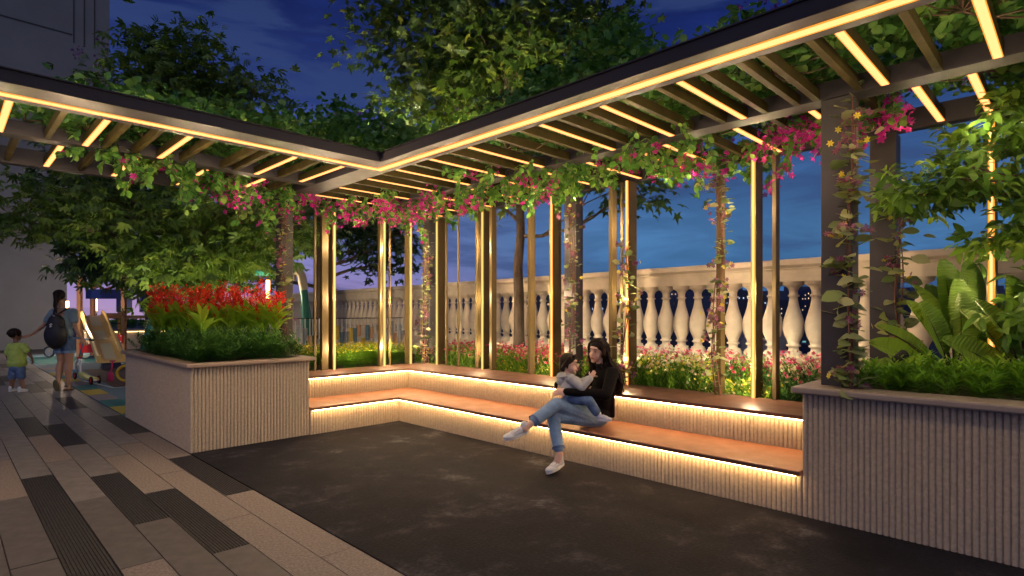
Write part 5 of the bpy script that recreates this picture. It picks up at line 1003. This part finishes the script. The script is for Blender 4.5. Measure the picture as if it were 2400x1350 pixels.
# glowing bollards
M['bollard_glow'] = emis('bollard_glow', (9, 4.6, 1.5))
def bollard(px, D, z0, z1, label):
    t = empty('bollard_light', at(px, D), R(-45), label=label, cat='lamp', group='glowing tube lamps in the playground'); MB().tube([(0, 0, 0), (0, 0, z0)], .035, 8).build('post', M['tyre'], t); MB().tube([(0, 0, z0), (0, 0, z1)], .040, 12).build('glowing_tube', M['bollard_glow'], t)
    l = bpy.data.lights.new('bollard_light', 'POINT'); l.energy = 230 if D > 20 else 65; l.color = (1, .76, .52); l.shadow_soft_size = 0; lo = bpy.data.objects.new('bollard_light_source', l); col.objects.link(lo); p = at(px, D); lo.location = (p.x-.12, p.y-.12, (z0+z1)/2); return t
bollard(628, 13.0, 1.80, 2.22, 'glowing tube lamp on a black post above the red flowers'); bollard(225, 21.0, 1.54, 1.97, 'glowing tube lamp between the tower posts above the slide'); bollard(158, 17.5, 1.2, 1.83, 'glowing tube lamp just left of the walking woman\'s head')
# planter strip at the far edge of the playground
fp = empty('low_planter', (3.9, 27, 0), 0, label='long low planter with hedge along the far side of the playground', cat='planter')
MB().box((0, 0, 0), (6.2, .9, .75)).build('fluted_body', M['flute'], fp); MB().ring((-.05, -.05), (6.25, .95), .15, .75, .80).build('cap', M['cap_grey'], fp); MB().box((.0, -.058, .70), (6.2, -.048, .72)).build('led_strip', emis('far_led_strip', (6, 4, 1.6)), fp)
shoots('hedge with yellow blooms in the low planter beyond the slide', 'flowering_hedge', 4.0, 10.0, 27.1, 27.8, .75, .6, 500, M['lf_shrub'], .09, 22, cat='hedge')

# ------------------------------------------------------------------ the city below
M['city_a'] = mat('night_block_blue', (.055, .075, .14), .9); M['city_b'] = mat('night_block_slate', (.035, .045, .085), .9); M['city_haze'] = mat('far_block_haze_lilac', (.30, .24, .36), .95); M['city_ground'] = mat('city_ground', (.020, .026, .045), .95, noise_scale=.02, noise_amt=.5)  # bluish and lilac block colours stand in for distance haze
M['win_w'] = emis('lit_window_warm', (1.1, .8, .5)); M['win_c'] = emis('lit_window_cool', (.55, .72, 1.0)); M['win_g'] = emis('lit_window_teal', (.16, .45, .42)); M['city_lamp'] = emis('street_lamp_glow', (3.2, 2.2, 1.4))
ZG = -45
struct('city_ground', MB().add([(-4000, -4000, ZG), (4000, -4000, ZG), (4000, 4000, ZG), (-4000, 4000, ZG)], [(0, 1, 2, 3)]), M['city_ground'])
struct('terrace_block', MB().prism([(-24, -7), (edge[0][0]-.02, -7), (edge[1][0]-.02, 45), (-24, 45)], ZG, -.6), M['city_b'])
def city_building(px, D, w_, top, m, win, dens, label, rz=None, group='city towers seen through the balusters', fl=3.3):
    p = at(px, D, ZG); t = empty('city_building', p, R(-45)+(rng.uniform(-.5, .5) if rz is None else rz), label=label, cat='building', group=group); h_ = top-ZG; dp = w_*rng.uniform(.6, 1.0)
    mb = MB().box((-w_/2, -dp/2, 0), (w_/2, dp/2, h_)); 
    mb.box((-w_*.2, -dp*.2, h_+.02), (w_*.22, dp*.2, h_+rng.uniform(1.5, 4))); 
    if rng.random() < .5: mb.box((-w_*.42, -dp*.3, h_+.02), (-w_*.26, dp*.1, h_+rng.uniform(1, 2.5)))
    mb.build('tower', m, t); wb = MB(); nf = int(h_/fl)
    for face in range(2):
        W = w_ if face == 0 else dp; nw = int(W/2.6)
        for f in range(nf):
            for c in range(nw):
                if rng.random() > dens: continue
                a = -W/2+(c+.5)*W/nw; z = h_-(f+.6)*fl; ww = .42
                if face == 0: wb.add([(a-ww, -dp/2-.06, z), (a+ww, -dp/2-.06, z), (a+ww, -dp/2-.06, z+.95), (a-ww, -dp/2-.06, z+.95)], [(0, 1, 2, 3)])
                else: wb.add([(-w_/2-.06, a+ww, z), (-w_/2-.06, a-ww, z), (-w_/2-.06, a-ww, z+.95), (-w_/2-.06, a+ww, z+.95)], [(0, 1, 2, 3)])
    if wb.v: wb.build('lit_windows', win, t)['kind'] = 'stuff'
    return t
for i in range(62):
    px = 1010+i*26+rng.uniform(-12, 12); D = rng.uniform(260, 620); yt = rng.uniform(676, 722) if i % 3 else rng.uniform(672, 695); top = 1.5+(731-yt)*D/1342
    city_building(px, D, rng.uniform(14, 30)*(D/400), top, M['city_a'] if i % 2 else M['city_b'], (M['win_w'], M['win_c'], M['win_w'])[i % 3], rng.uniform(.06, .30), ('%s city tower with %s lit windows seen between the balusters' % (('slate', 'blue-black')[i % 2], ('a few warm', 'cool white', 'many warm')[i % 3])))
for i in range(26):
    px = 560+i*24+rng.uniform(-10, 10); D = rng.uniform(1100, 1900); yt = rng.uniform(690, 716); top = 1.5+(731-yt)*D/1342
    city_building(px, D, rng.uniform(22, 60), top, M['city_haze'], M['win_w'], .05, 'hazy low block on the purple horizon beyond the left posts', group='hazy blocks on the horizon')
city_building(783, 700, 17, 1.5+(731-682)*700/1342, M['city_haze'], M['win_c'], .05, 'dark slab block rising left of the purple skyline', 0, None); city_building(752, 900, 14, 1.5+(731-672)*700/1342, M['city_haze'], M['win_w'], .03, 'pair-topped hazy block left on the skyline', 0, None)
for px, D, yt, w_ in ((1560, 120, 800, 16), (1640, 110, 812, 13), (1850, 130, 790, 15), (1960, 100, 806, 12), (2100, 120, 770, 14), (1710, 150, 790, 15), (2180, 150, 745, 24)):
    city_building(px, D, w_, 1.5+(731-yt)*D/1342, M['city_b'], M['win_g'], .35, 'low dark block with teal lit windows just below the terrace', .15, 'low blocks below the terrace', 2.6)
# gabled facade with a round opening
gf = empty('gabled_facade', at(1795, 105, ZG), R(-45), label='pale gabled facade with a round opening seen low between two balusters', cat='building'); h_ = 1.5+(731-800)*105/1342-ZG
MB().add([(-4.5, 0, 0), (4.5, 0, 0), (4.5, 0, h_), (2.2, 0, h_+3.4), (0, 0, h_+4), (-2.2, 0, h_+3.4), (-4.5, 0, h_), (-4.5, 6, 0), (4.5, 6, 0), (4.5, 6, h_), (2.2, 6, h_+3.4), (0, 6, h_+4), (-2.2, 6, h_+3.4), (-4.5, 6, h_)], [(0, 1, 2, 3, 4, 5, 6), (13, 12, 11, 10, 9, 8, 7), (1, 8, 9, 2), (2, 9, 10, 3), (3, 10, 11, 4), (4, 11, 12, 5), (5, 12, 13, 6), (6, 13, 7, 0)]).build('facade', mat('pale_facade', (.30, .28, .26), .9), gf); MB().tube([(0, -.3, h_+1.6), (0, -.02, h_+1.6)], 1.1, 20).build('round_window', M['city_b'], gf); MB().tube([(1.3*math.cos(a), -.2, h_+1.6+1.3*math.sin(a)) for a in np.linspace(0, 2*math.pi, 25)], .22, 6, cap=False).build('window_rim', M['cream'], gf)
mb = MB()
for i in range(900):
    left = i % 3 == 0
    px = rng.uniform(540, 1100) if left else rng.uniform(1000, 2500); D = rng.uniform(700, 1900) if left else rng.uniform(200, 700); z = rng.uniform(2, 34)*(D/1500) if left and rng.random() < .6 else rng.uniform(ZG, 3); p = at(px, D, z); s_ = D/1342*rng.choice([.35, .55, .9], p=[.6, .3, .1]); mb.ell(p, (s_,)*3, 2)
mb.build('city_lights', M['city_lamp'])['kind'] = 'stuff'
rd = MB(); a_, b2 = at(1380, 330, ZG+9), at(2600, 260, ZG+9); rd.bar(a_, b2, 14, 1.2); struct('elevated_road', rd, M['city_b'])
mb = MB()
for i in range(70): p = a_.lerp(b2, (i+rng.random()*.7)/70); mb.ell(p+V3(0, 0, rng.choice([1.6, 8])), (.28, .28, .28), 3)
mb.build('road_lights', M['city_lamp'])['kind'] = 'stuff'
